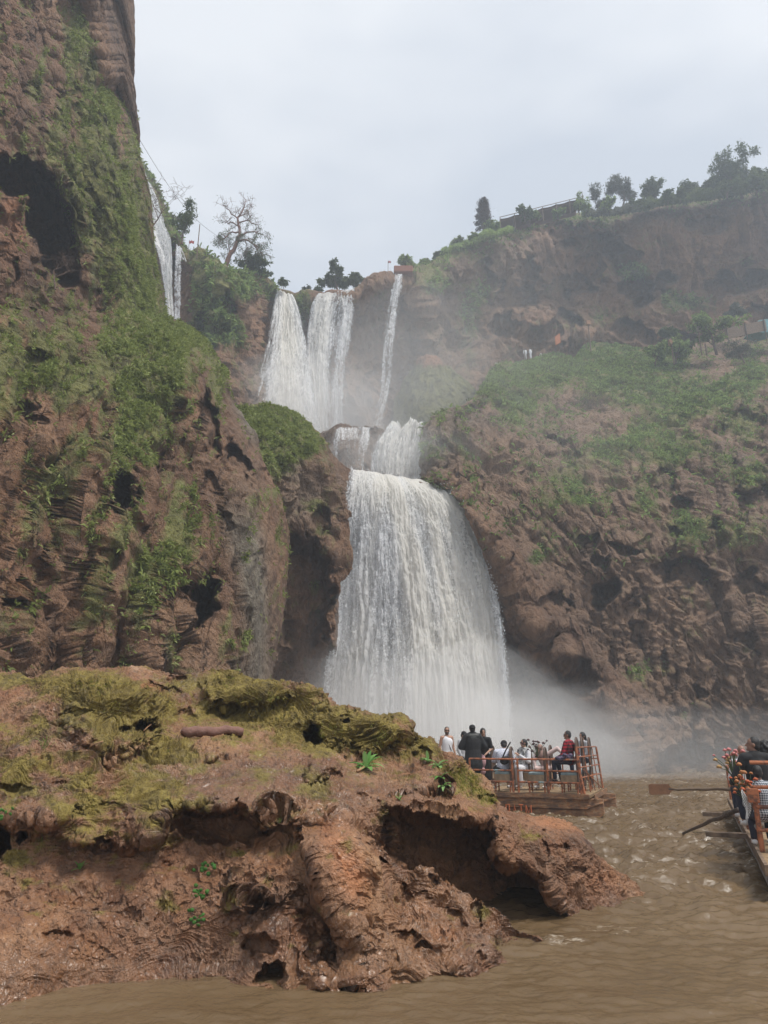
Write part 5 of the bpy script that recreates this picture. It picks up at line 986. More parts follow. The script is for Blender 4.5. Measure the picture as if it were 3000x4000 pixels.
def checks(name, c1, c2, c3, sc, ):
    t = NT(name); v = t.coord(); sx = t.n('SeparateXYZ', {0: v}).outputs
    g = lambda s: t.math('GREATER_THAN', t.math('FRACT', t.math('MULTIPLY', s, sc)), .5)
    a, b = g(t.math('ADD', sx[0], sx[1])), g(sx[2]); m = t.mix(a, c1, c2); return t.surf(t.bsdf(Base_Color=t.mix(b, m, t.mix(a, c2, c3)), Roughness=.9))
M_PLAID = checks('red_plaid_cloth', (.45, .02, .035), (.14, .01, .018), (.02, .008, .01), 11)
M_CHECK = checks('white_checked_cloth', (.65, .68, .7), (.3, .33, .38), (.03, .035, .05), 26)
M_PRT = NT('printed_white_cloth'); _v = M_PRT.coord(); _r = M_PRT.ramp(M_PRT.n('TexVoronoi', {'Vector': _v, 'Scale': 34.}, feature='DISTANCE_TO_EDGE').outputs[0], [(.05, (.30, .33, .45)), (.16, (.72, .73, .78))])
M_PRT = M_PRT.surf(M_PRT.bsdf(Base_Color=_r, Roughness=.9))
M_SCARF = NT('patterned_scarf'); _v = M_SCARF.coord(); _r = M_SCARF.ramp(M_SCARF.noise(M_SCARF.mapped(_v, (1, 1, .5)), 22, 4, .6, 1.5), [(.42, (.05, .055, .06)), (.56, (.62, .62, .60))])
M_SCARF = M_SCARF.surf(M_SCARF.bsdf(Base_Color=_r, Roughness=.95))
def pose(sit=None, **kw):
    J = dict(pelvis=(0, 0, .95), chest=(0, 0, 1.27), neck=(0, 0, 1.45), head=(0, .02, 1.61))
    for sname, sx in (('L', -1), ('R', 1)):
        J['hip' + sname] = (.09 * sx, 0, .92); J['knee' + sname] = (.10 * sx, .02, .50); J['ank' + sname] = (.10 * sx, -.01, .09)
        J['sh' + sname] = (.18 * sx, 0, 1.41); J['elb' + sname] = (.24 * sx, -.03, 1.14); J['wr' + sname] = (.23 * sx, .09, .91)
    if sit is not None:
        dz = sit + .09 - .92
        for k in ('pelvis', 'chest', 'neck', 'head', 'hipL', 'hipR', 'shL', 'shR', 'elbL', 'elbR', 'wrL', 'wrR'): J[k] = (J[k][0], J[k][1], J[k][2] + dz)
        for s_, sx in (('L', -1), ('R', 1)):
            J['knee' + s_] = (.13 * sx, .42, sit + .07); J['ank' + s_] = (.13 * sx, .40, max(.09, sit - .38)); J['wr' + s_] = (.12 * sx, .30, sit + .18); J['elb' + s_] = (.24 * sx, .08, sit + .27)
    for k, v in kw.items(): J[k] = v
    return {k: Vector(v) for k, v in J.items()}
def person(loc, yaw, J, label, H=1., skin=M_SKIN, top=M_WHITE, sleeve=.5, bottoms=M_NAVY, leglen=1., shoes=M_SHOE, hair='short', hy=0., hp=0., girth=1., group='people on the raft', dress=None, glasses=False, beard=False, hat=None, hood=False, scarf=None, longtop=0, tank=False):
    root = empty('person', loc, yaw, label, 'person', group); root.scale = (H, H, H); g = girth
    b = MB(); hd = J['head']; RH = Euler((R(hp), 0, R(hy))).to_matrix(); h = lambda p: hd + RH @ Vector(p)
    def torso(m, e):
        m.ball(J['pelvis'], ((.155 + e) * g, (.115 + e) * g, .13 + e)); m.cap(J['pelvis'] + Vector((0, 0, .02)), J['chest'], (.135 + e) * g, (.155 + e) * g, 14, .75)
        m.cap(J['chest'], J['neck'] - Vector((0, 0, .07)), (.155 + e) * g, (.12 + e) * g, 14, .72); m.cap(J['shL'] + Vector((.02, 0, 0)), J['shR'] - Vector((.02, 0, 0)), (.062 + e) * g, (.062 + e) * g, 10)
    torso(b, 0)
    b.cap(J['neck'] - Vector((0, 0, .05)), hd - RH @ Vector((0, .01, .06)), .062, .054)
    b.ball(h((0, -.008, .025)), (.076, .094, .098), M=RH); b.ball(h((0, .02, -.045)), (.056, .066, .07), M=RH)
    b.cap(h((0, .088, .015)), h((0, .108, -.025)), .010, .016, 6); b.ball(h((0, .075, -.085)), (.026, .02, .02))
    for sx in (-1, 1): b.ball(h((.078 * sx, -.005, -.005)), (.012, .02, .032), 8, 6, M=RH)
    for s_ in 'LR':
        sx = -1 if s_ == 'L' else 1; sh, el, wr = J['sh' + s_], J['elb' + s_], J['wr' + s_]
        b.cap(sh, el, .054 * g, .041 * g); b.cap(el, wr, .042 * g, .027)
        d = (wr - el).normalized(); side = Vector((sx, 0, 0)); side = (side - d * side.dot(d)); side = side.normalized() if side.length > .1 else Vector((0, 1, 0)); fw = d.cross(side)
        pm = wr + d * .055; b.cap(wr, wr + d * .075, .026, .030, 8, .6, side=side)
        for i in range(4):
            o_ = fw * (-.027 + .018 * i); ln = (.065, .078, .074, .056)[i]; k0 = wr + d * .085 + o_; k1 = k0 + d * ln * .5 - side * .012; k2 = k1 + d * ln * .35 - side * .03
            b.cap(k0, k1, .0095, .009, 6); b.cap(k1, k2, .009, .0075, 6)
        t0 = wr + d * .03 + fw * -.03; b.cap(t0, t0 + d * .03 + fw * -.022, .012, .010, 6); b.cap(t0 + d * .03 + fw * -.022, t0 + d * .06 + fw * -.028 - side * .01, .010, .008, 6)
        hp_, kn, an = J['hip' + s_], J['knee' + s_], J['ank' + s_]
        b.cap(hp_, kn, .082 * g, .056 * g); b.cap(kn, an, .056, .037); f_ = Vector((.02 * sx, .14, -.055)); b.cap(an + Vector((0, -.02, -.04)), an + f_, .036, .03)
    b.build('body', skin, root, remesh=.0125)
    # clothing
    t_ = MB()
    if tank: t_.ball(J['pelvis'], (.17 * g, .13 * g, .15)); t_.cap(J['pelvis'], J['chest'], .152 * g, .17 * g, 14, .75); t_.cap(J['chest'] - Vector((.04, 0, 0)), J['chest'] + Vector((.04, 0, .06)), .155 * g, .14 * g, 14, .78)
    else: torso(t_, .016)
    if not tank:
        for s_ in 'LR':
            sh, el, wr = J['sh' + s_], J['elb' + s_], J['wr' + s_]; a_ = min(sleeve * 2, 1); t_.cap(sh, sh.lerp(el, a_), .074 * g, .064 * g)
            if sleeve > .5: t_.cap(el, el.lerp(wr, (sleeve - .5) * 2 * .93), .062 * g, .045 * g)
    if longtop: t_.cap(J['pelvis'] + Vector((0, 0, .02)), J['pelvis'] - Vector((0, 0, longtop)), .165 * g, .19 * g, 14, .8)
    t_.build('tank_top' if tank else ('jacket' if hood else 'shirt'), top, root, remesh=.018)
    if dress: 
        d_ = MB(); d_.cap(J['pelvis'], J['hipL'].lerp(J['hipR'], .5) - Vector((0, 0, dress)), .17, .22, 16, .8)
        for s_ in 'LR': d_.cap(J['hip' + s_], J['knee' + s_], .12, .11); d_.cap(J['knee' + s_], J['knee' + s_].lerp(J['ank' + s_], .8), .11, .11)
        d_.build('skirt', top if dress > 0 else bottoms, root, remesh=.02)
    else:
        d_ = MB(); d_.ball(J['pelvis'] - Vector((0, 0, .02)), (.165 * g, .125 * g, .12))
        for s_ in 'LR':
            d_.cap(J['hip' + s_], J['knee' + s_], .096 * g, .074 * g)
            if leglen > .5: d_.cap(J['knee' + s_], J['knee' + s_].lerp(J['ank' + s_], (leglen - .5) * 2 * .9), .074 * g, .058)
        d_.build('trousers' if leglen > .6 else 'shorts', bottoms, root, remesh=.018)
    for s_ in 'LR':
        an = J['ank' + s_]; MB().cap(an + Vector((0, -.03, -.045)), an + Vector((0, .13, -.055)), .046, .04).build('shoe', shoes, root, True)
    if hood: MB().cap(J['neck'] + Vector((-.10, -.09, -.02)), J['neck'] + Vector((.10, -.09, -.02)), .08, .08, 12, .8).ball(J['neck'] + Vector((0, -.10, -.08)), (.14, .07, .10)).build('hood', simple('worn_black_leather', (.03, .032, .03), .45, bump=.6), root, remesh=.015)
    if scarf: MB().cap(J['neck'] + Vector((-.13, .0, -.04)), J['neck'] + Vector((.13, .0, -.04)), .10, .10).cap(J['neck'] + Vector((.08, .12, -.08)), J['pelvis'] + Vector((.08, .16, .05)), .06, .09, 10, .5).cap(J['neck'] + Vector((-.08, .12, -.08)), J['pelvis'] + Vector((-.08, .16, .05)), .06, .09, 10, .5).build('scarf', scarf, root, remesh=.02)
    if glasses:
        m_ = MB(); 
        for sx in (-1, 1): m_.ball(h((.034 * sx, .09, .018)), (.03, .012, .022), 8, 6, M=RH); m_.bar(h((.062 * sx, .085, .02)), h((.08 * sx, 0, .015)), .008, 4)
        m_.bar(h((-.02, .097, .02)), h((.02, .097, .02)), .008, 4).build('sunglasses', M_GLASS, root)
    else:
        for sx in (-1, 1): MB().ball(h((.031 * sx, .083, .018)), (.012, .006, .007), 8, 6).build('eye', M_EYE, root)
    MB().ball(h((0, .088, -.055)), (.022, .006, .007), 8, 6, M=RH).build('mouth', M_LIP, root)
    if beard: MB().ball(h((0, .030, -.062)), (.062, .066, .058), M=RH).build('beard', M_HAIR, root, True)
    if hair == 'short': MB().ball(h((0, -.022, .038)), (.083, .092, .098), M=RH).ball(h((0, -.045, -.01)), (.078, .065, .075), M=RH).build('hair', M_HAIR, root, remesh=.012)
    elif hair == 'long': MB().ball(h((0, -.02, .03)), (.092, .10, .108), M=RH).cap(h((0, -.06, 0)), J['neck'] + Vector((.03, -.10, -.05)), .088, .085).cap(J['neck'] + Vector((.03, -.10, -.03)), J['neck'] + Vector((.07, -.12, -.40)), .095, .04).build('hair', M_HAIR, root, remesh=.014)
    elif hair == 'tied': MB().ball(h((0, -.02, .03)), (.086, .098, .102), M=RH).cap(h((0, -.09, -.01)), J['neck'] + Vector((.10, -.10, -.08)), .05, .03).build('hair', M_HAIR, root, remesh=.013)
    elif hair == 'curly':
        m_ = MB(); rr = random.Random(3); m_.ball(h((0, -.03, .03)), (.11, .12, .12))
        for k in range(70):
            a_, z_ = rr.uniform(0, 6.28), rr.uniform(-.9, 1); q_ = math.sqrt(1 - z_ * z_); m_.ball(h((.115 * q_ * math.cos(a_), -.04 + .12 * q_ * math.sin(a_) * (1 if math.sin(a_) < .3 else .5), .03 + .13 * z_)), .03, 6, 5)
        m_.build('hair', M_HAIR, root, remesh=.012)
    elif hair == 'hijab': MB().ball(h((0, -.018, .022)), (.094, .098, .112), M=RH).cap(h((0, -.01, -.09)), J['neck'] + Vector((0, .02, -.04)), .085, .14).build('hijab', M_HIJ, root, remesh=.014)
    if hat:
        m_ = MB(); m_.ball(h((0, -.018, .055)), (.094, .108, .085), M=RH)
        if hat == 'peak': m_.ball(h((0, -.12, .045)), (.07, .07, .012), M=RH)
        m_.build('cap', M_BLK, root, remesh=.012)
    return root

# ================================================================== RAFTS
class Raft:
    def __init__(s, O, yaw): s.O = Vector(O); s.yaw = yaw; s.l = Vector((math.cos(yaw), math.sin(yaw), 0)); s.w = Vector((-math.sin(yaw), math.cos(yaw), 0))
    def at(s, px, b, z=0.):
        """local x so that the deck point at depth b stands under photograph column px; returns the world point"""
        P = s.O + s.w * b; k = (px - CX) / F; zz = (P.z + z - CAMZ) * SP
        x = (k * (P.y * CP + zz) - P.x) / (s.l.x - k * s.l.y * CP); return P + s.l * x + Vector((0, 0, z)), x
    def at2(s, px, b, zr):
        P, x = s.at(px, b, zr); return P - Vector((0, 0, zr))
    def wp(s, x, y, z=0): return s.O + s.l * x + s.w * y + Vector((0, 0, z))
def railing(rf, root, P0, P1, posts, rails, hp, r=.024, mat=M_RAIL):
    P0, P1 = Vector(P0), Vector(P1)
    for f in posts: p = P0.lerp(P1, f); MB().tube([p, p + Vector((0, 0, hp))], r * 1.25, 8).build('post', mat, root)
    for h in rails: MB().tube([P0 + Vector((0, 0, h)), P1 + Vector((0, 0, h))], r, 8).build('rail', mat, root)
def pontoon(root, x0, x1, y0, y1, z0, z1, mat, axis='x', point=.5):
    """long steel trough with pointed ends under the deck"""
    m = MB(); sec = [(0, z1), (0, z1 - .16), (-.05, z1 - .18), (-.05, z1 - .24), (.02, z1 - .27), (.05, z0), (.55, z0), (.65, z1 - .27), (.65, z1)]
    L = x1 - x0; xs = [0, .02, point, L - point, L - .02, L]; V = []
    for i, x in enumerate(xs):
        f = (.25, .3, 1, 1, .3, .25)[i]
        for (t, z) in sec:
            tt = .32 + (t - .32) * f; zz = z1 + (z - z1) * (.45 if f < .9 else 1)
            p = (x0 + x, y0 + tt, zz) if axis == 'x' else (y0 + tt, x0 + x, zz); V.append(p)
    n = len(sec); Fc = [(i * n + k, i * n + (k + 1) % n, (i + 1) * n + (k + 1) % n, (i + 1) * n + k) for i in range(len(xs) - 1) for k in range(n)]
    m.raw(V, Fc + [tuple(range(n))[::-1], tuple((len(xs) - 1) * n + k for k in range(n))]); m.build('pontoon', mat, root)
r1 = Raft(P3(2287, 3103, float(dwater(3103, .6))), R(-22))
def raft1():
    root = empty('raft', r1.O, r1.yaw, 'rusty raft with red railings moored behind the outcrop, full of tourists', 'raft'); L, W = 5.9, 2.9
    MB().box((-L / 2 + .12, W / 2 + .03, -.055), (L, W + .14, .09)).build('deck', M_DECK, root, bevel=.01)
    MB().box((-L / 2 + .10, -.055, -.06), (L, .03, .13)).box((.25, W / 2, -.06), (.03, W + .2, .13)).build('edge_beam', M_RUST, root, bevel=.005)
    pontoon(root, -L + .1, .42, -.0, .8, -.95, -.13, M_RUST, point=.45); pontoon(root, -L + .1, .55, W - .75, W, -.95, -.13, M_RUST, point=.45)
    q = lambda px: r1.at(px, 0)[1]
    a0, a1, a2, a3 = q(2272), q(2027), q(2006), q(1838)
    railing(r1, root, (a1, 0, 0), (a0, 0, 0), (0, .485, 1), (.28, .58, .88), .88, .026); railing(r1, root, (a3, 0, 0), (a2, 0, 0), (0, 1), (.28, .58, .88), .88, .026)
    MB().tube([(a2, 0, .88), (a1, 0, .88)], .02, 8).build('rail', M_RAIL, root)
    # tall screen at the right end
    MB().tube([(-.02, 0, 0), (-.12, 0, .6), (-.16, 0, 1.22)], .034, 8).build('post', M_RAIL, root); MB().tube([(.16, W, 0), (.06, W, 1.2)], .03, 8).build('post', M_RAIL, root)
    for f in (.3, .55, .78): MB().tube([(-.02 + .18 * f, W * f, 0), (-.14 + .18 * f, W * f, 1.21)], .016, 6).build('post', M_RAIL, root)
    for z in (.42, .68, .95, 1.2): k = z / 1.2 * .1; MB().tube([(-.03 - k, 0, z), (.15 - k, W, z)], .018, 8).build('rail', M_RAIL, root)
    MB().tube([(-.04, .3, .62), (.15, W * .93, .02)], .014, 6).build('brace', M_RAIL, root)
    # far side rails
    railing(r1, root, (-L + .5, W, 0), (.1, W, 0), (0, .2, .4, .6, .8), (.4, .85), .85, .018)
    # hand painted letters on the near float
    mt = simple('orange_paint', (.62, .17, .06), .7); zt = -.50
    def stroke(pts, x): 
        p_ = [(x + u * .10, -.058, zt + v * .19) for u, v in pts]; MB.tube(lt, p_, .020, 6)
    lt = MB(); x0 = q(1976)
    for i, L_ in enumerate([[[(0, -1), (0, 1), (.9, 1), (.9, .1), (0, .1)], [(.4, .1), (1, -1)]], [[(0, -1), (.5, 1), (1, -1)], [(.2, -.2), (.8, -.2)]], [[(-.1, 1), (1.1, 1)], [(.5, 1), (.5, -1)]], [[(0, -1), (0, 1), (.7, -.1), (1.4, 1), (1.4, -1)]]]):
        for s_ in L_: stroke([(u, v) for u, v in s_], x0 + .185 * i)
    lt.build('lettering', mt, root)
raft1()
def chair(loc, yaw, label, group='wicker chairs on the raft', wick=M_WICK, cush=M_BEIGE, hb=1.30):
    """yaw: direction the sitter faces. seat .46, arched woven back"""
    root = empty('wicker_chair', loc, yaw, label, 'chair', group)
    MB().box((0, 0, .50), (.46, .44, .07)).build('cushion', M_TEAL, root, bevel=.02)
    m = MB(); m.raw([(x, y, z) for z, s_ in ((.47, 1), (.26, .93)) for x, y in ((-.24 * s_, -.23 * s_), (.24 * s_, -.23 * s_), (.24 * s_, .23 * s_), (-.24 * s_, .23 * s_))], [(0, 1, 5, 4), (1, 2, 6, 5), (2, 3, 7, 6), (3, 0, 4, 7), (4, 5, 6, 7)]).build('seat_skirt', cush, root)
    for sx in (-1, 1):
        for y in (-.21, .21): MB().tube([(.2 * sx, y, 0), (.2 * sx, y, .46)], .022, 6).build('leg', M_RAIL, root)
    for z in (.12, .24):
        for y in (.21, -.21): MB().tube([(-.2, y, z), (.2, y, z)], .014, 6).build('stretcher', M_RAIL, root)
    arc = lambda w, h0, h1, y: [(-w, y, h0)] + [(-w * math.cos(a), y - .10 * (h1 - h0) * 0, h1 - w + w * math.sin(a) * 1.15) for a in np.linspace(0, math.pi, 14)] + [(w, y, h0)]
    MB().tube(arc(.23, .3, hb, -.24), .028, 8).build('back_frame', M_CANE, root); MB().tube(arc(.165, .5, hb - .09, -.235), .018, 6).build('back_hoop', M_CANE, root)
    pts = [(p[0], p[2]) for p in arc(.21, .5, hb - .02, 0)]; n = len(pts); f = MB(); f.raw([(x, -.25, z) for x, z in pts] + [(x, -.215, z) for x, z in pts], [tuple(range(n)), tuple(range(2 * n - 1, n - 1, -1))] + [(i, (i + 1) % n, n + (i + 1) % n, n + i) for i in range(n)]); f.build('back_panel', wick, root)
    fr = MB(); rr = random.Random(2)
    for k in range(18): x = -.2 + .4 * k / 17; fr.tube([(x, -.24, .30), (x + rr.uniform(-.01, .01), -.24, .20 - rr.uniform(0, .05))], .006, 4)
    fr.build('fringe', M_CANE, root); return root
GC = 'wicker chairs on the raft'
left, right = R(90 - 22), R(-90 - 22)
for (px, b, yw, lb, hb) in [(1972, .32, left, 'wicker chair with beige skirt under the man in the printed white T-shirt', 1.16), (1900, 1.2, left, 'empty wicker chair beside the woman in black', 1.18), (2105, .32, left, 'empty wicker chair with beige skirt at the front rail, middle of the raft', 1.15),
                        (2046, 1.55, left, 'wicker chair under the woman with the patterned scarf', 1.18), (2128, 1.75, left, 'wicker chair under the woman in the rose hijab', 1.2), (2232, .36, left, 'wicker chair under the man in red plaid, at the corner post', 1.42),
                        (2255, 1.15, left, 'middle one of the three wicker chairs backed against the end screen', 1.42), (2283, 1.95, left, 'farthest of the three wicker chairs backed against the end screen', 1.42)]:
    chair(r1.at(px, b)[0], yw, lb, GC, hb=hb)
def onr(px, b, z=0): return r1.at(px, b, z)[0]
person(r1.at2(1745, 2.3, 1.5), R(205), pose(wrL=(-.26, .06, .92), wrR=(.25, .08, .92)), 'bearded man in a white tank top and sunglasses standing behind the outcrop', H=1.04, top=M_WHITE, tank=True, glasses=True, beard=True, girth=1.08, group='people on the moored raft', hy=-25)
person(r1.at2(1806, 1.7, 1.5), R(235), pose(head=(0, .06, 1.59)), 'person in a black cap and light grey top left of the black jacket', H=.96, top=M_GREYC, sleeve=.9, hat='round', hp=-30, group='people on the moored raft')
person(r1.at2(1846, .42, 1.5), R(8), pose(elbL=(-.34, .02, 1.15), elbR=(.34, .02, 1.15), wrL=(-.16, .22, 1.1), wrR=(.16, .22, 1.1)), 'large man in a black hooded jacket and cap seen from behind', H=1.05, top=M_BLK, sleeve=1., bottoms=M_BLK, hat='peak', girth=1.42, hood=True, longtop=.28, shoes=M_BLK, group='people on the moored raft')
person(r1.at2(1888, 1.0, 1.5), R(150), pose(wrR=(.08, .26, 1.02), elbR=(.26, .08, 1.12), wrL=(-.14, .24, .98)), 'woman with long black hair in a black short-sleeved dress, facing the big man', H=1.0, top=M_BLK, sleeve=.4, hair='long', dress=.55, hy=35, hp=-8, group='people on the moored raft')
person(r1.at2(1966, .36, 1.2), R(-4), pose(.52, chest=(0, .03, .87), neck=(0, .06, 1.03), head=(.03, .12, 1.17), shL=(-.19, .05, .99), shR=(.19, .05, .99), elbL=(-.27, .14, .74), wrL=(-.12, .32, .74), elbR=(.27, .14, .74), wrR=(.12, .32, .74), kneeL=(-.2, .36, .55), ankL=(-.24, .3, .12)), 'seated man in a printed white T-shirt and black cap, back turned', top=M_PRT, sleeve=.42, bottoms=M_BLK, leglen=.5, hat='round', hp=-28, girth=1.22, H=1.06, group='people on the moored raft')
person(r1.at2(2048, 1.5, 1.2), R(125), pose(.52, wrL=(-.12, .34, .96), elbL=(-.27, .12, .78), wrR=(.10, .28, .74)), 'seated woman in sunglasses and patterned scarf holding up a phone', top=M_WHITE, sleeve=1., dress=.15, hair='tied', glasses=True, scarf=M_SCARF, hy=-20, shoes=M_SHOE, group='people on the moored raft')
person(r1.at2(2130, 1.6, 1.2), R(140), pose(.52, chest=(.03, .10, .86), neck=(.05, .20, 1.02), head=(.05, .27, 1.15), shL=(-.12, .14, .98), shR=(.2, .2, 1.0), elbL=(-.40, .02, 1.16), wrL=(-.62, .05, .98), elbR=(.22, .34, .8), wrR=(.14, .42, .62)), 'woman in a rose hijab and pale pink top leaning forward with one elbow raised', top=M_PINKC, sleeve=1., bottoms=M_PINKC, hair='hijab', hy=-15, group='people on the moored raft')
person(r1.at2(2222, .34, 1.2), R(52), pose(.74, wrL=(-.16, .3, .92), elbL=(-.26, .1, .98), wrR=(.28, -.05, .86), elbR=(.30, -.12, 1.05), ankL=(-.13, .42, .35), ankR=(.12, .34, .3)), 'man in a red and black plaid shirt and sunglasses sitting at the raft corner', skin=M_SKIN2, top=M_PLAID, sleeve=1., bottoms=M_NAVY, glasses=True, hy=25, shoes=M_BLK, group='people on the moored raft')
person(r1.at2(2279, 2.45, 1.2), R(120), pose(.72), 'dark-haired person whose head shows behind the end chairs', top=M_GREYC, sleeve=1., hair='long', group='people on the moored raft')
# things held or lying about
o = MB().ball((0, 0, 0), (.15, .07, .11)).build('waist_bag', M_BLK, None, True); o.location = onr(1972, .08, .84); o.rotation_euler = (0, R(-20), R(-22)); tag(o, 'black waist bag on the back of the man in the printed T-shirt', 'bag')
o = MB().tube([(-.13, .02, .02), (0, -.03, .25), (.14, .03, .48)], .02, 6).build('bag_strap', M_BLK, None); o.location = onr(1978, .10, .86); o.rotation_euler = (0, 0, R(-22)); tag(o, 'black strap of the waist bag crossing the printed T-shirt', 'strap')
o = MB().tube([(-.13, .0, .46), (-.03, .13, .28), (.10, .15, 0)], .013, 6).build('bag_strap', M_BLK, None); _p = onr(1745, 2.3, 1.05); o.location = _p; o.rotation_euler = (0, 0, R(205)); o.scale = (-1, 1, 1); tag(o, 'thin black strap across the white tank top', 'strap')
o = MB().box((0, 0, 0), (.075, .012, .15)).build('phone', M_GLASS, None, bevel=.004); o.location = onr(2022, 1.3, 1.05); o.rotation_euler = (R(10), R(15), R(60)); tag(o, 'dark phone held up by the woman with the scarf', 'phone')
o = MB().ball((0, 0, 0), (.13, .08, .20)).ball((0, 0, -.28), (.11, .08, .12)).build('pink_bag', simple('pink_cloth', (.62, .36, .38), .8), None, remesh=.02); o.location = onr(1882, .62, .80); tag(o, 'pale pink bag hanging beside the big man in black', 'bag')
m = MB(); rr = random.Random(4)
for k in range(9): m.cap((rr.uniform(-.22, .22), rr.uniform(-.08, .08), rr.uniform(-.05, .08)), (rr.uniform(-.25, .25), rr.uniform(-.1, .1), rr.uniform(-.10, .06)), .06, .05)
M_VIO = checks('violet_plaid_cloth', (.16, .11, .17), (.06, .045, .08), (.02, .02, .05), 14)
o = m.build('folded_shirt', M_VIO, None, remesh=.02); o.location = onr(2205, .05, .93); tag(o, 'violet plaid shirt bundled on the rail beside the man in red plaid', 'shirt')
def bouquet(loc, label, cols, s=1., n=16, seed=1, stem=.35, spread=(.14, .12, .16)):
    root = empty('bouquet', loc, 0, label, 'bouquet'); rr = random.Random(seed); st = MB(); heads = {}
    for k in range(n):
        p = Vector((rr.gauss(0, spread[0]), rr.gauss(0, spread[1]), stem + rr.gauss(.1, spread[2]))) * s; st.tube([(0, 0, 0), p * .5 + Vector((0, 0, .05)), p], .006 * s, 4); heads.setdefault(k % len(cols), []).append(p)
    st.build('stems', simple('stem_green', (.08, .11, .04), .8), root)
    for c, ps_ in heads.items():
        for p in ps_:
            f = MB(); r = .042 * s * rr.uniform(.7, 1.3)
            for j in range(7):
                az = j * 2.4; tl = .3 + .12 * j; d = Vector((math.cos(az) * (1.2 - tl), math.sin(az) * (1.2 - tl), tl)); f.ball(p + d * r * .5, (r * .55, r * .55, r * .42), 6, 5)
            f.build('flower', cols[c], root, True)
    return root
bouquet(onr(2100, .9, .92), 'bouquet of dark wine-red roses in the middle of the moored raft', [simple('wine_red_petals', (.09, .035, .035), .8)], 1., 18, 2, .30, (.12, .1, .11))

# ------------------------------------------------------------------ second raft, right edge
r2 = Raft(P3(2979, 3328, float(dwater(3328, .42))), R(-22.5))
M_PALE = simple('pale_weathered_hull', (.30, .27, .25), .6, var=.3, scale=3, bump=.3)
def raft2():
    root = empty('raft', r2.O, r2.yaw, 'raft with red railings cut by the right edge of the picture, oars out', 'raft'); L, W = 11.2, 3.4
    MB().box((W / 2 - .02, L / 2 - .8, -.05), (W + .1, L + 1.2, .09)).build('deck', M_DECK, root, bevel=.01)
    MB().box((-.06, L / 2 - .8, -.05), (.05, L + 1.2, .14)).build('edge_beam', M_WOOD, root, bevel=.005)
    pontoon(root, -1.6, L + .2, .02, .8, -.62, -.10, M_PALE, 'y', .7); pontoon(root, -1.6, L + .2, W - .8, W, -.62, -.10, M_PALE, 'y', .7)
    for y0, y1, ps in ((0, 3.05, (0, .36, .67, 1)), (3.4, 10.6, (0, .25, .5, .75, 1))):
        railing(r2, root, (0, y0, 0), (0, y1, 0), ps, (.28, .58, .88), .88, .03)
    MB().tube([(0, 3.05, .88), (0, 3.4, .88)], .028, 8).build('rail', M_RAIL, root)
    railing(r2, root, (0, 10.6, 0), (W, 10.6, 0), (.12, .4, .7, 1), (.28, .58, .88), .88, .025)
    railing(r2, root, (.0, -.02, 0), (W, -.02, 0), (.12, .3, .5), (.3, .62, .9, 1.25), 1.25, .028)
    MB().box((-.02, 0, .78), (.16, .16, .20)).build('corner_plate', M_RAIL, root, bevel=.01)
    MB().box((-.35, 5.9, .0), (.85, .12, .09)).build('oar_bracket', M_WOOD, root, bevel=.01); MB().box((-.38, 2.2, -.02), (.75, .12, .08)).build('oar_bracket', M_WOOD, root, bevel=.01)
raft2()
def oar(a, b, blade, label):
    a, b = Vector(a), Vector(b); root = empty('oar', a, 0, label, 'oar', 'oars of the second raft'); d = b - a; n = d.normalized(); rr = random.Random(3)
    pts = [d * (i / 8) + Vector((rr.uniform(-.012, .012), 0, rr.uniform(-.015, .015))) for i in range(9)]
    MB().tube(pts, [.042 - .002 * i for i in range(9)], 8).build('shaft', M_DWOOD if not blade else simple('oar_pole', (.16, .11, .07), .8, bump=.4), root, True)
    for f in (.12, .17): 
        MB().tube([d * f - n * .03, d * f + n * .03], .062, 8).build('rope_lashing', simple('rope', (.10, .075, .055), .9, bump=.8), root)
    if blade:
        u = Vector((0, 0, 1)); V = []
        for (t, w_) in ((-.12, .03), (-.05, .04), (.0, .125), (.40, .13), (.44, .11)):
            p = d + n * t
            for sy in (-1, 1):
                for sz in (-1, 1): V.append(p + u * w_ * sz * .9 + Vector((0, .012 * sy, 0)))
        Fc = [(0, 1, 3, 2), (16, 18, 19, 17)]
        for i in range(4):
            o_ = i * 4
            for a_, b_ in ((0, 1), (1, 3), (3, 2), (2, 0)): Fc.append((o_ + a_, o_ + b_, o_ + 4 + b_, o_ + 4 + a_))
        MB().raw(V, Fc).build('blade', simple('orange_wood', (.33, .16, .08), .6, bump=.3), root)
oar(r2.wp(.25, 5.9, .55), P3(2612, 3083, 17.8), True, 'oar with a flat orange wooden blade held level above the water')
oar(P3(2885, 3163, 13.7), P3(2648, 3262, float(dwater(3262, -.05))), False, 'dark thick oar dipping into the water with a splash')
def on2(px, b, z=0): return r2.at(px, b, z)[0]
G2 = 'people on the second raft'
person(r2.at2(2948, .75, 1.35), R(0), pose(.72, wrL=(-.30, .30, .90), elbL=(-.36, .06, .96)), 'short-haired person in a black top in profile, arm on the rail of the second raft', skin=M_SKIN2, top=M_BLK, sleeve=.9, hair='short', hp=8, hy=72, group=G2, girth=1.15)
person(r2.at2(2995, 1.1, 1.35), R(-20), pose(.62), 'person with curly black hair and a checked shirt on the second raft', skin=M_SKIN2, top=M_CHECK, sleeve=.8, hair='curly', group=G2)
person(r2.at2(2897, 3.3, 1.35), R(-10), pose(.62), 'bald brown-skinned person half hidden behind the pink bouquet', skin=M_SKIN2, top=M_WHITE, sleeve=.9, hair='none', group=G2, H=.97)
person(r2.at2(2962, .5, 1.0), R(-15), pose(.42), 'person in a white and blue checked shirt low beside the orange flowers', skin=M_SKIN2, top=M_CHECK, sleeve=.9, hair='short', group=G2, H=.9)
M_MAG = simple('magenta_cloth', (.24, .035, .09), .8, var=.15)
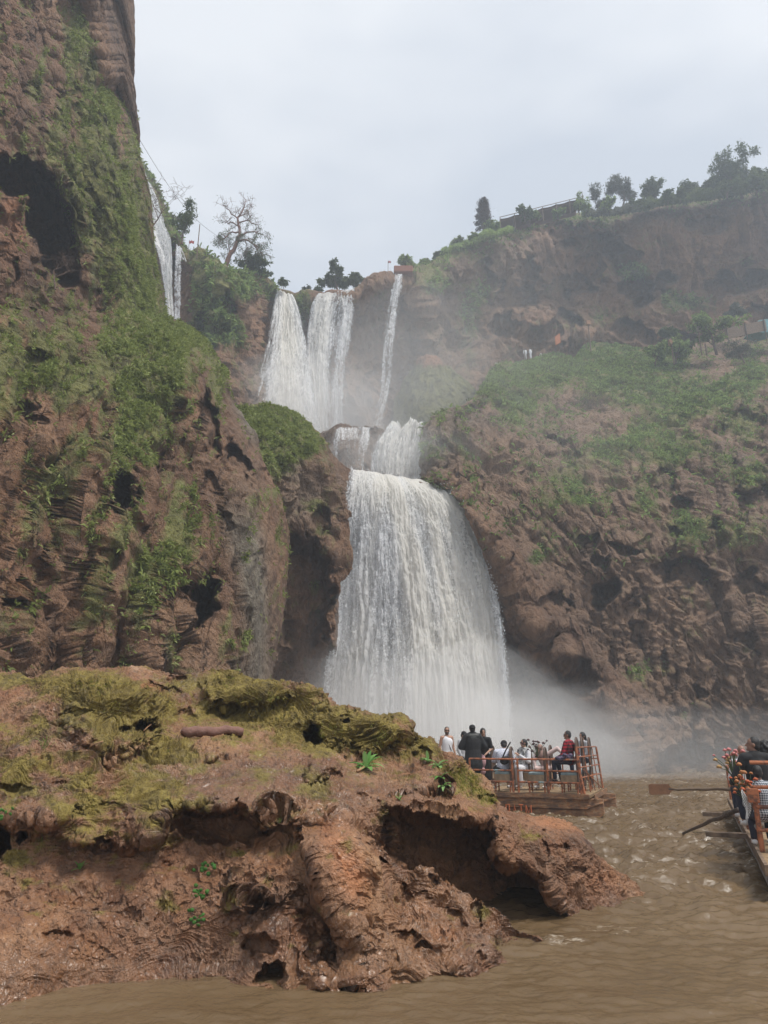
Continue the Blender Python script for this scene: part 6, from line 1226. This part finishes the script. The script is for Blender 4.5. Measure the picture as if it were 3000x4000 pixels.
chair(on2(3125, .15), R(-18.5), 'chair with a rounded magenta back at the right edge of the picture', 'chairs of the second raft', M_MAG, M_MAG, 1.28)
P1_, P2_ = simple('pink_petals', (.60, .22, .21), .7), simple('yellow_petals', (.55, .33, .12), .7)
bouquet(r2.at(2868, 2.2, .92)[0], 'bouquet of pink roses and yellow lilies held over the far rail of the second raft', [P1_, P2_, P1_], 1., 30, 5, .24, (.11, .1, .07))
bouquet(r2.at(2920, .3, .6)[0], 'bunch of orange-red lilies fixed to the near rail of the second raft', [simple('orange_petals', (.55, .13, .05), .7), simple('rust_petals', (.42, .17, .06), .7)], .95, 30, 6, .22, (.10, .08, .10))
m = MB(); n_ = 14
for i in range(n_): t_ = i / (n_ - 1); c_ = Vector((.05 * math.sin(t_ * 3), 0, -.42 * t_)); [m.tube([c_, c_ + Vector((sx * .05 * math.sin(math.pi * min(t_ + .12, 1)), -.01, -.05))], .007, 4) for sx in (-1, 1)]
o = m.tube([(0, 0, 0), (.05, 0, -.2), (.0, 0, -.42)], .008, 5).build('feather', simple('white_feather', (.75, .76, .76), .8), None); o.location = on2(2898, .10, .85); tag(o, 'white feather hanging from the rail among the orange flowers', 'feather')
# tiny figures on the far path
far = [(2052, 1388, 96, 0, M_WHITE, 'white-clad figure leaning on the far rail, left one of the pair'), (2073, 1386, 96, .3, M_WHITE, 'white-clad figure standing upright on the far path'), (2112, 1402, 97, 1, M_WHITE, 'white-clad figure bending on the far steps by the dark bush'),
       (1869, 1445, 93, 2, simple('red_cap_cloth', (.4, .08, .06), .8), 'tiny figure in a red cap on the misty path'), (1912, 1442, 93, 1, M_GREYC, 'tiny grey figure on the misty path'), (1941, 1440, 93, 2, M_WHITE, 'tiny white figure on the misty path, right one')]
for (px, py, D, yw, mt, lb) in far: person(P3(px, py, D) - Vector((0, 0, .6)), yw * 2., pose(), lb, top=M_WHITE if mt is not M_GREYC else M_GREYC, bottoms=M_WHITE if mt is M_WHITE else M_GREYC, sleeve=1., group='people on the far path', hair='short')

# ------------------------------------------------------------------ on the outcrop: plants, log, twigs
def on_rock(px, py, lift=0.):
    """first surface of the outcrop seen at this photograph pixel"""
    d = (P3(px, py, 10) - Vector((0, 0, CAMZ))).normalized(); ok, loc, nrm, _ = rock.ray_cast(Vector((0, 0, CAMZ)), d)
    return (loc if ok else P3(px, py, 10)) + Vector((0, 0, lift)), (nrm if ok else Vector((0, -1, 0)))
M_PLANT = leaf_mat('broad_green_leaf', [(.1, (.07, .17, .05)), (.5, (.15, .32, .08)), (.9, (.34, .50, .22))], 3.)
M_PALEL = leaf_mat('fading_leaf', [(.1, (.22, .16, .08)), (.9, (.36, .33, .18))], 3.)
def broad_leaf(L, W_, az, el, droop, col_):
    n = 7; V = []
    for i in range(n):
        t = i / (n - 1); w_ = W_ * math.sin(math.pi * min(t * .93 + .05, 1))**.8; e = el - droop * t; r_ = L * t
        x = r_ * math.cos(el - droop * t * .5); z = r_ * math.sin(el - droop * t * .6)
        for k, s_ in enumerate((-1, 0, 1)): V.append((x * math.cos(az) - s_ * w_ * math.sin(az), x * math.sin(az) + s_ * w_ * math.cos(az), z + (abs(s_) * w_ * .35)))
    F_ = [(3 * i + k, 3 * i + k + 1, 3 * i + 4 + k, 3 * i + 3 + k) for i in range(n - 1) for k in (0, 1)]
    return V, F_
def plant(px, py, s, n, seed, label, dead=2, up=1.2, name='plant'):
    p, nr = on_rock(px, py); root = empty(name, p, 0, label, 'plant'); rr = random.Random(seed)
    MB().tube([(0, 0, -.08 * s), (0, 0, .12 * s)], .02 * s, 6).build('stem', M_PLANT, root)
    for k in range(n):
        old = k < dead; V, F_ = broad_leaf(s * rr.uniform(.65, 1.1), s * rr.uniform(.10, .15), k * 2.4 + rr.uniform(-.3, .3), (-.4 if old else rr.uniform(.15, up)), rr.uniform(.3, 1.1), 0)
        me = make_mesh('leaf', [(x, y, z + .08 * s * (0 if old else k / n)) for x, y, z in V], F_, {'lv': [.2 + .6 * rr.random()] * len(V)}, mat=M_PALEL if old else M_PLANT, parent=root)
plant(1428, 3005, .30, 17, 1, 'largest leafy green rosette plant in the hollow of the outcrop', 3)
plant(1672, 2980, .20, 9, 2, 'upper rosette of the green plants trailing down by the tank-top man', 1)
plant(1712, 2995, .20, 10, 3, 'bright green rosette just below the upper trailing one', 0, 1.)
plant(1733, 3075, .20, 11, 4, 'lowest rosette of the trailing green plants beside the raft', 1, 1.)
plant(1722, 3040, .16, 8, 8, 'small green rosette in the middle of the trailing plants', 1, 1.)
plant(312, 3398, .115, 8, 5, 'small spiky green plant alone on the near rock face, left', 0)
plant(1560, 3125, .08, 6, 9, 'little green tuft under the trailing plants', 0, 1.2)
M_GRASS = leaf_mat('grass_blades', [(.1, (.12, .16, .04)), (.9, (.32, .36, .13))], 3.)
def tuft(px, py, L, n, seed, label, W_=.006, up=1.2, mat=None, cat='grass tuft'):
    p, nr = on_rock(px, py); r_ = np.random.default_rng(seed); D = r_.normal(size=(n, 3)) * .5 + np.array([nr.x * .5, nr.y * .5, up]); C = np.array([p[:]] * n) + r_.normal(size=(n, 3)) * L * .12
    v, q, a = leaves(C, D, L * (.5 + .7 * r_.random(n)), np.full(n, W_), .45, r_.random(n)); o = make_mesh('grass_tuft', v, q, {'lv': a}, mat=mat or M_GRASS, smooth=False); tag(o, label, cat)
tuft(175, 2920, .24, 26, 1, 'thin grass tuft hanging on the mossy mound at the left'); tuft(160, 3290, .16, 14, 2, 'sparse grass blades above the small spiky plant'); tuft(1560, 3115, .10, 14, 3, 'short grass blades below the trailing plants', .005)
tuft(1090, 3215, .09, 12, 4, 'few grass blades on the lip of the hollow, middle of the outcrop', .005)
for (px, py, n, sd, lb) in [(775, 3490, 16, 1, 'creeping round-leaved weed on the rock face, middle of three'), (800, 3395, 12, 2, 'creeping round-leaved weed on the rock face, top of three'), (760, 3588, 12, 3, 'creeping round-leaved weed on the rock face, lowest of three'), (20, 3170, 10, 4, 'round-leaved weed at the left edge of the rock')]:
    rr = random.Random(sd); root = empty('weed', on_rock(px, py)[0], 0, lb, 'weed', 'creeping weeds on the rock face'); m = []
    for k in range(n):
        p, nr = on_rock(px + rr.gauss(0, 18), py + rr.gauss(0, 13)); c = p + nr * .02 - root.location; M_ = MB(); M_.ball(c, (.022, .006, .017), 8, 5, M=Euler((rr.uniform(-.6, .6), rr.uniform(-.5, .5), rr.uniform(-.6, .6))).to_matrix()); o = M_.build('leaf', M_PLANT, root, True)
a, _ = on_rock(708, 2868, .03); b, _ = on_rock(955, 2872, .05); b = Vector((b.x, a.y + .35, a.z + .02)); rr = random.Random(2)
o = MB().tube([a.lerp(b, i / 10) + Vector((0, rr.uniform(-.02, .02), rr.uniform(-.02, .02))) for i in range(11)], [.05, .075, .07, .072, .066, .07, .064, .066, .06, .07, .05], 9).build('driftwood_log', simple('red_driftwood', (.20, .10, .075), .8, bump=.8, bscale=20), None, True); tag(o, 'reddish driftwood log lying level in the hollow behind the mossy mound', 'log')
for (x0, y0, x1, y1, r_, lb) in [(1395, 3022, 1450, 3000, .016, 'short brown stick lying right of the big rosette plant'), (350, 2928, 400, 2910, .009, 'thin tan twig stuck on the layered mound'), (560, 2865, 590, 2842, .007, 'two tan reeds in the mouth of the small hollow')]:
    a, b = on_rock(x0, y0, .03)[0], on_rock(x1, y1, .04)[0]; tag(MB().tube([a, a.lerp(b, .5) + Vector((0, 0, .01)), b], r_, 6).build('stick', simple('tan_stick', (.36, .2, .10), .8), None, True), lb, 'stick')
# ================================================================== AIR
def vol_mat(name, dens, c=(.80, .89, 1.), aniso=.2):
    t = NT(name); return t.vol(t.n('VolumePrincipled', {'Color': (*c, 1), 'Density': dens, 'Anisotropy': aniso}).outputs[0])
def box(name, a, b, mat):
    V = [(x, y, z) for x in (a[0], b[0]) for y in (a[1], b[1]) for z in (a[2], b[2])]
    return make_mesh(name, V, [(0, 1, 3, 2), (4, 6, 7, 5), (0, 4, 5, 1), (2, 3, 7, 6), (0, 2, 6, 4), (1, 5, 7, 3)], mat=mat, smooth=False)
hz = box('haze', (-120, -6, -2.3), (150, 235, 125), vol_mat('haze_air', 0.0016)); tag(hz, 'thin damp haze in the gorge', kind='stuff')
def mist(c, r, mat, n=5, seed=0, label=''):
    """spray cloud: puffs of even density nested in each other, so that it thins out softly"""
    rr = random.Random(seed)
    for k in range(n):
        f = 1.25 - k / n; bm = bmesh.new(); res = bmesh.ops.create_icosphere(bm, subdivisions=4, radius=1)
        off = Vector([rr.uniform(-.3, .3) * (1.25 - f) for _ in range(3)])
        V = np.array([v.co for v in res['verts']]); nn = 1 + .30 * fbm(V * 1.5 + seed + k * 5, 3)
        for v, s in zip(res['verts'], nn):
            v.co = Vector(((v.co.x * s * f + off.x) * r[0] + c[0], (v.co.y * s * f + off.y) * r[1] + c[1], max((v.co.z * s * f + off.z) * r[2] + c[2], -1.1 + .003 * k + .02 * (seed % 10))))
        me = bpy.data.meshes.new('spray_mist'); bm.to_mesh(me); bm.free(); me.materials.append(mat)
        o = bpy.data.objects.new('spray_mist', me); col.objects.link(o); tag(o, label, kind='stuff')
def mists():
    for k, (c, r, d, lb) in enumerate([
        (P3(1650, 2960, 41.5), (8.5, 4.5, 4.8), .13, 'white spray at the foot of the main fall'),
        (P3(1960, 2930, 40), (6.5, 4, 3.6), .06, 'spray blowing right from the main fall'),
        (P3(2450, 2965, 41), (12, 4.5, 2.6), .032, 'low spray along the far bank'),
        (P3(1230, 2700, 43.5), (3.4, 3, 7), .05, 'spray in the recess left of the main fall'),
        (P3(1560, 1480, 72), (11, 9, 8), .016, 'mist in the upper basin'),
        (P3(1200, 1640, 72), (9, 7, 5.5), .05, 'mist at the foot of the upper falls'),
        (P3(1820, 1250, 80), (15, 9, 11), .004, 'mist drifting in front of the upper wall'),
        (P3(1560, 1790, 53), (5.5, 4, 2.2), .05, 'spray over the ledge above the main fall'),
        (P3(2000, 1750, 56), (12, 6, 8), .006, 'mist over the slope beside the falls')]):
        mist(c, r, vol_mat(f'spray_{k}', d * .31, (.992, .995, 1.), .0), 5, k + 3, lb)
mists()
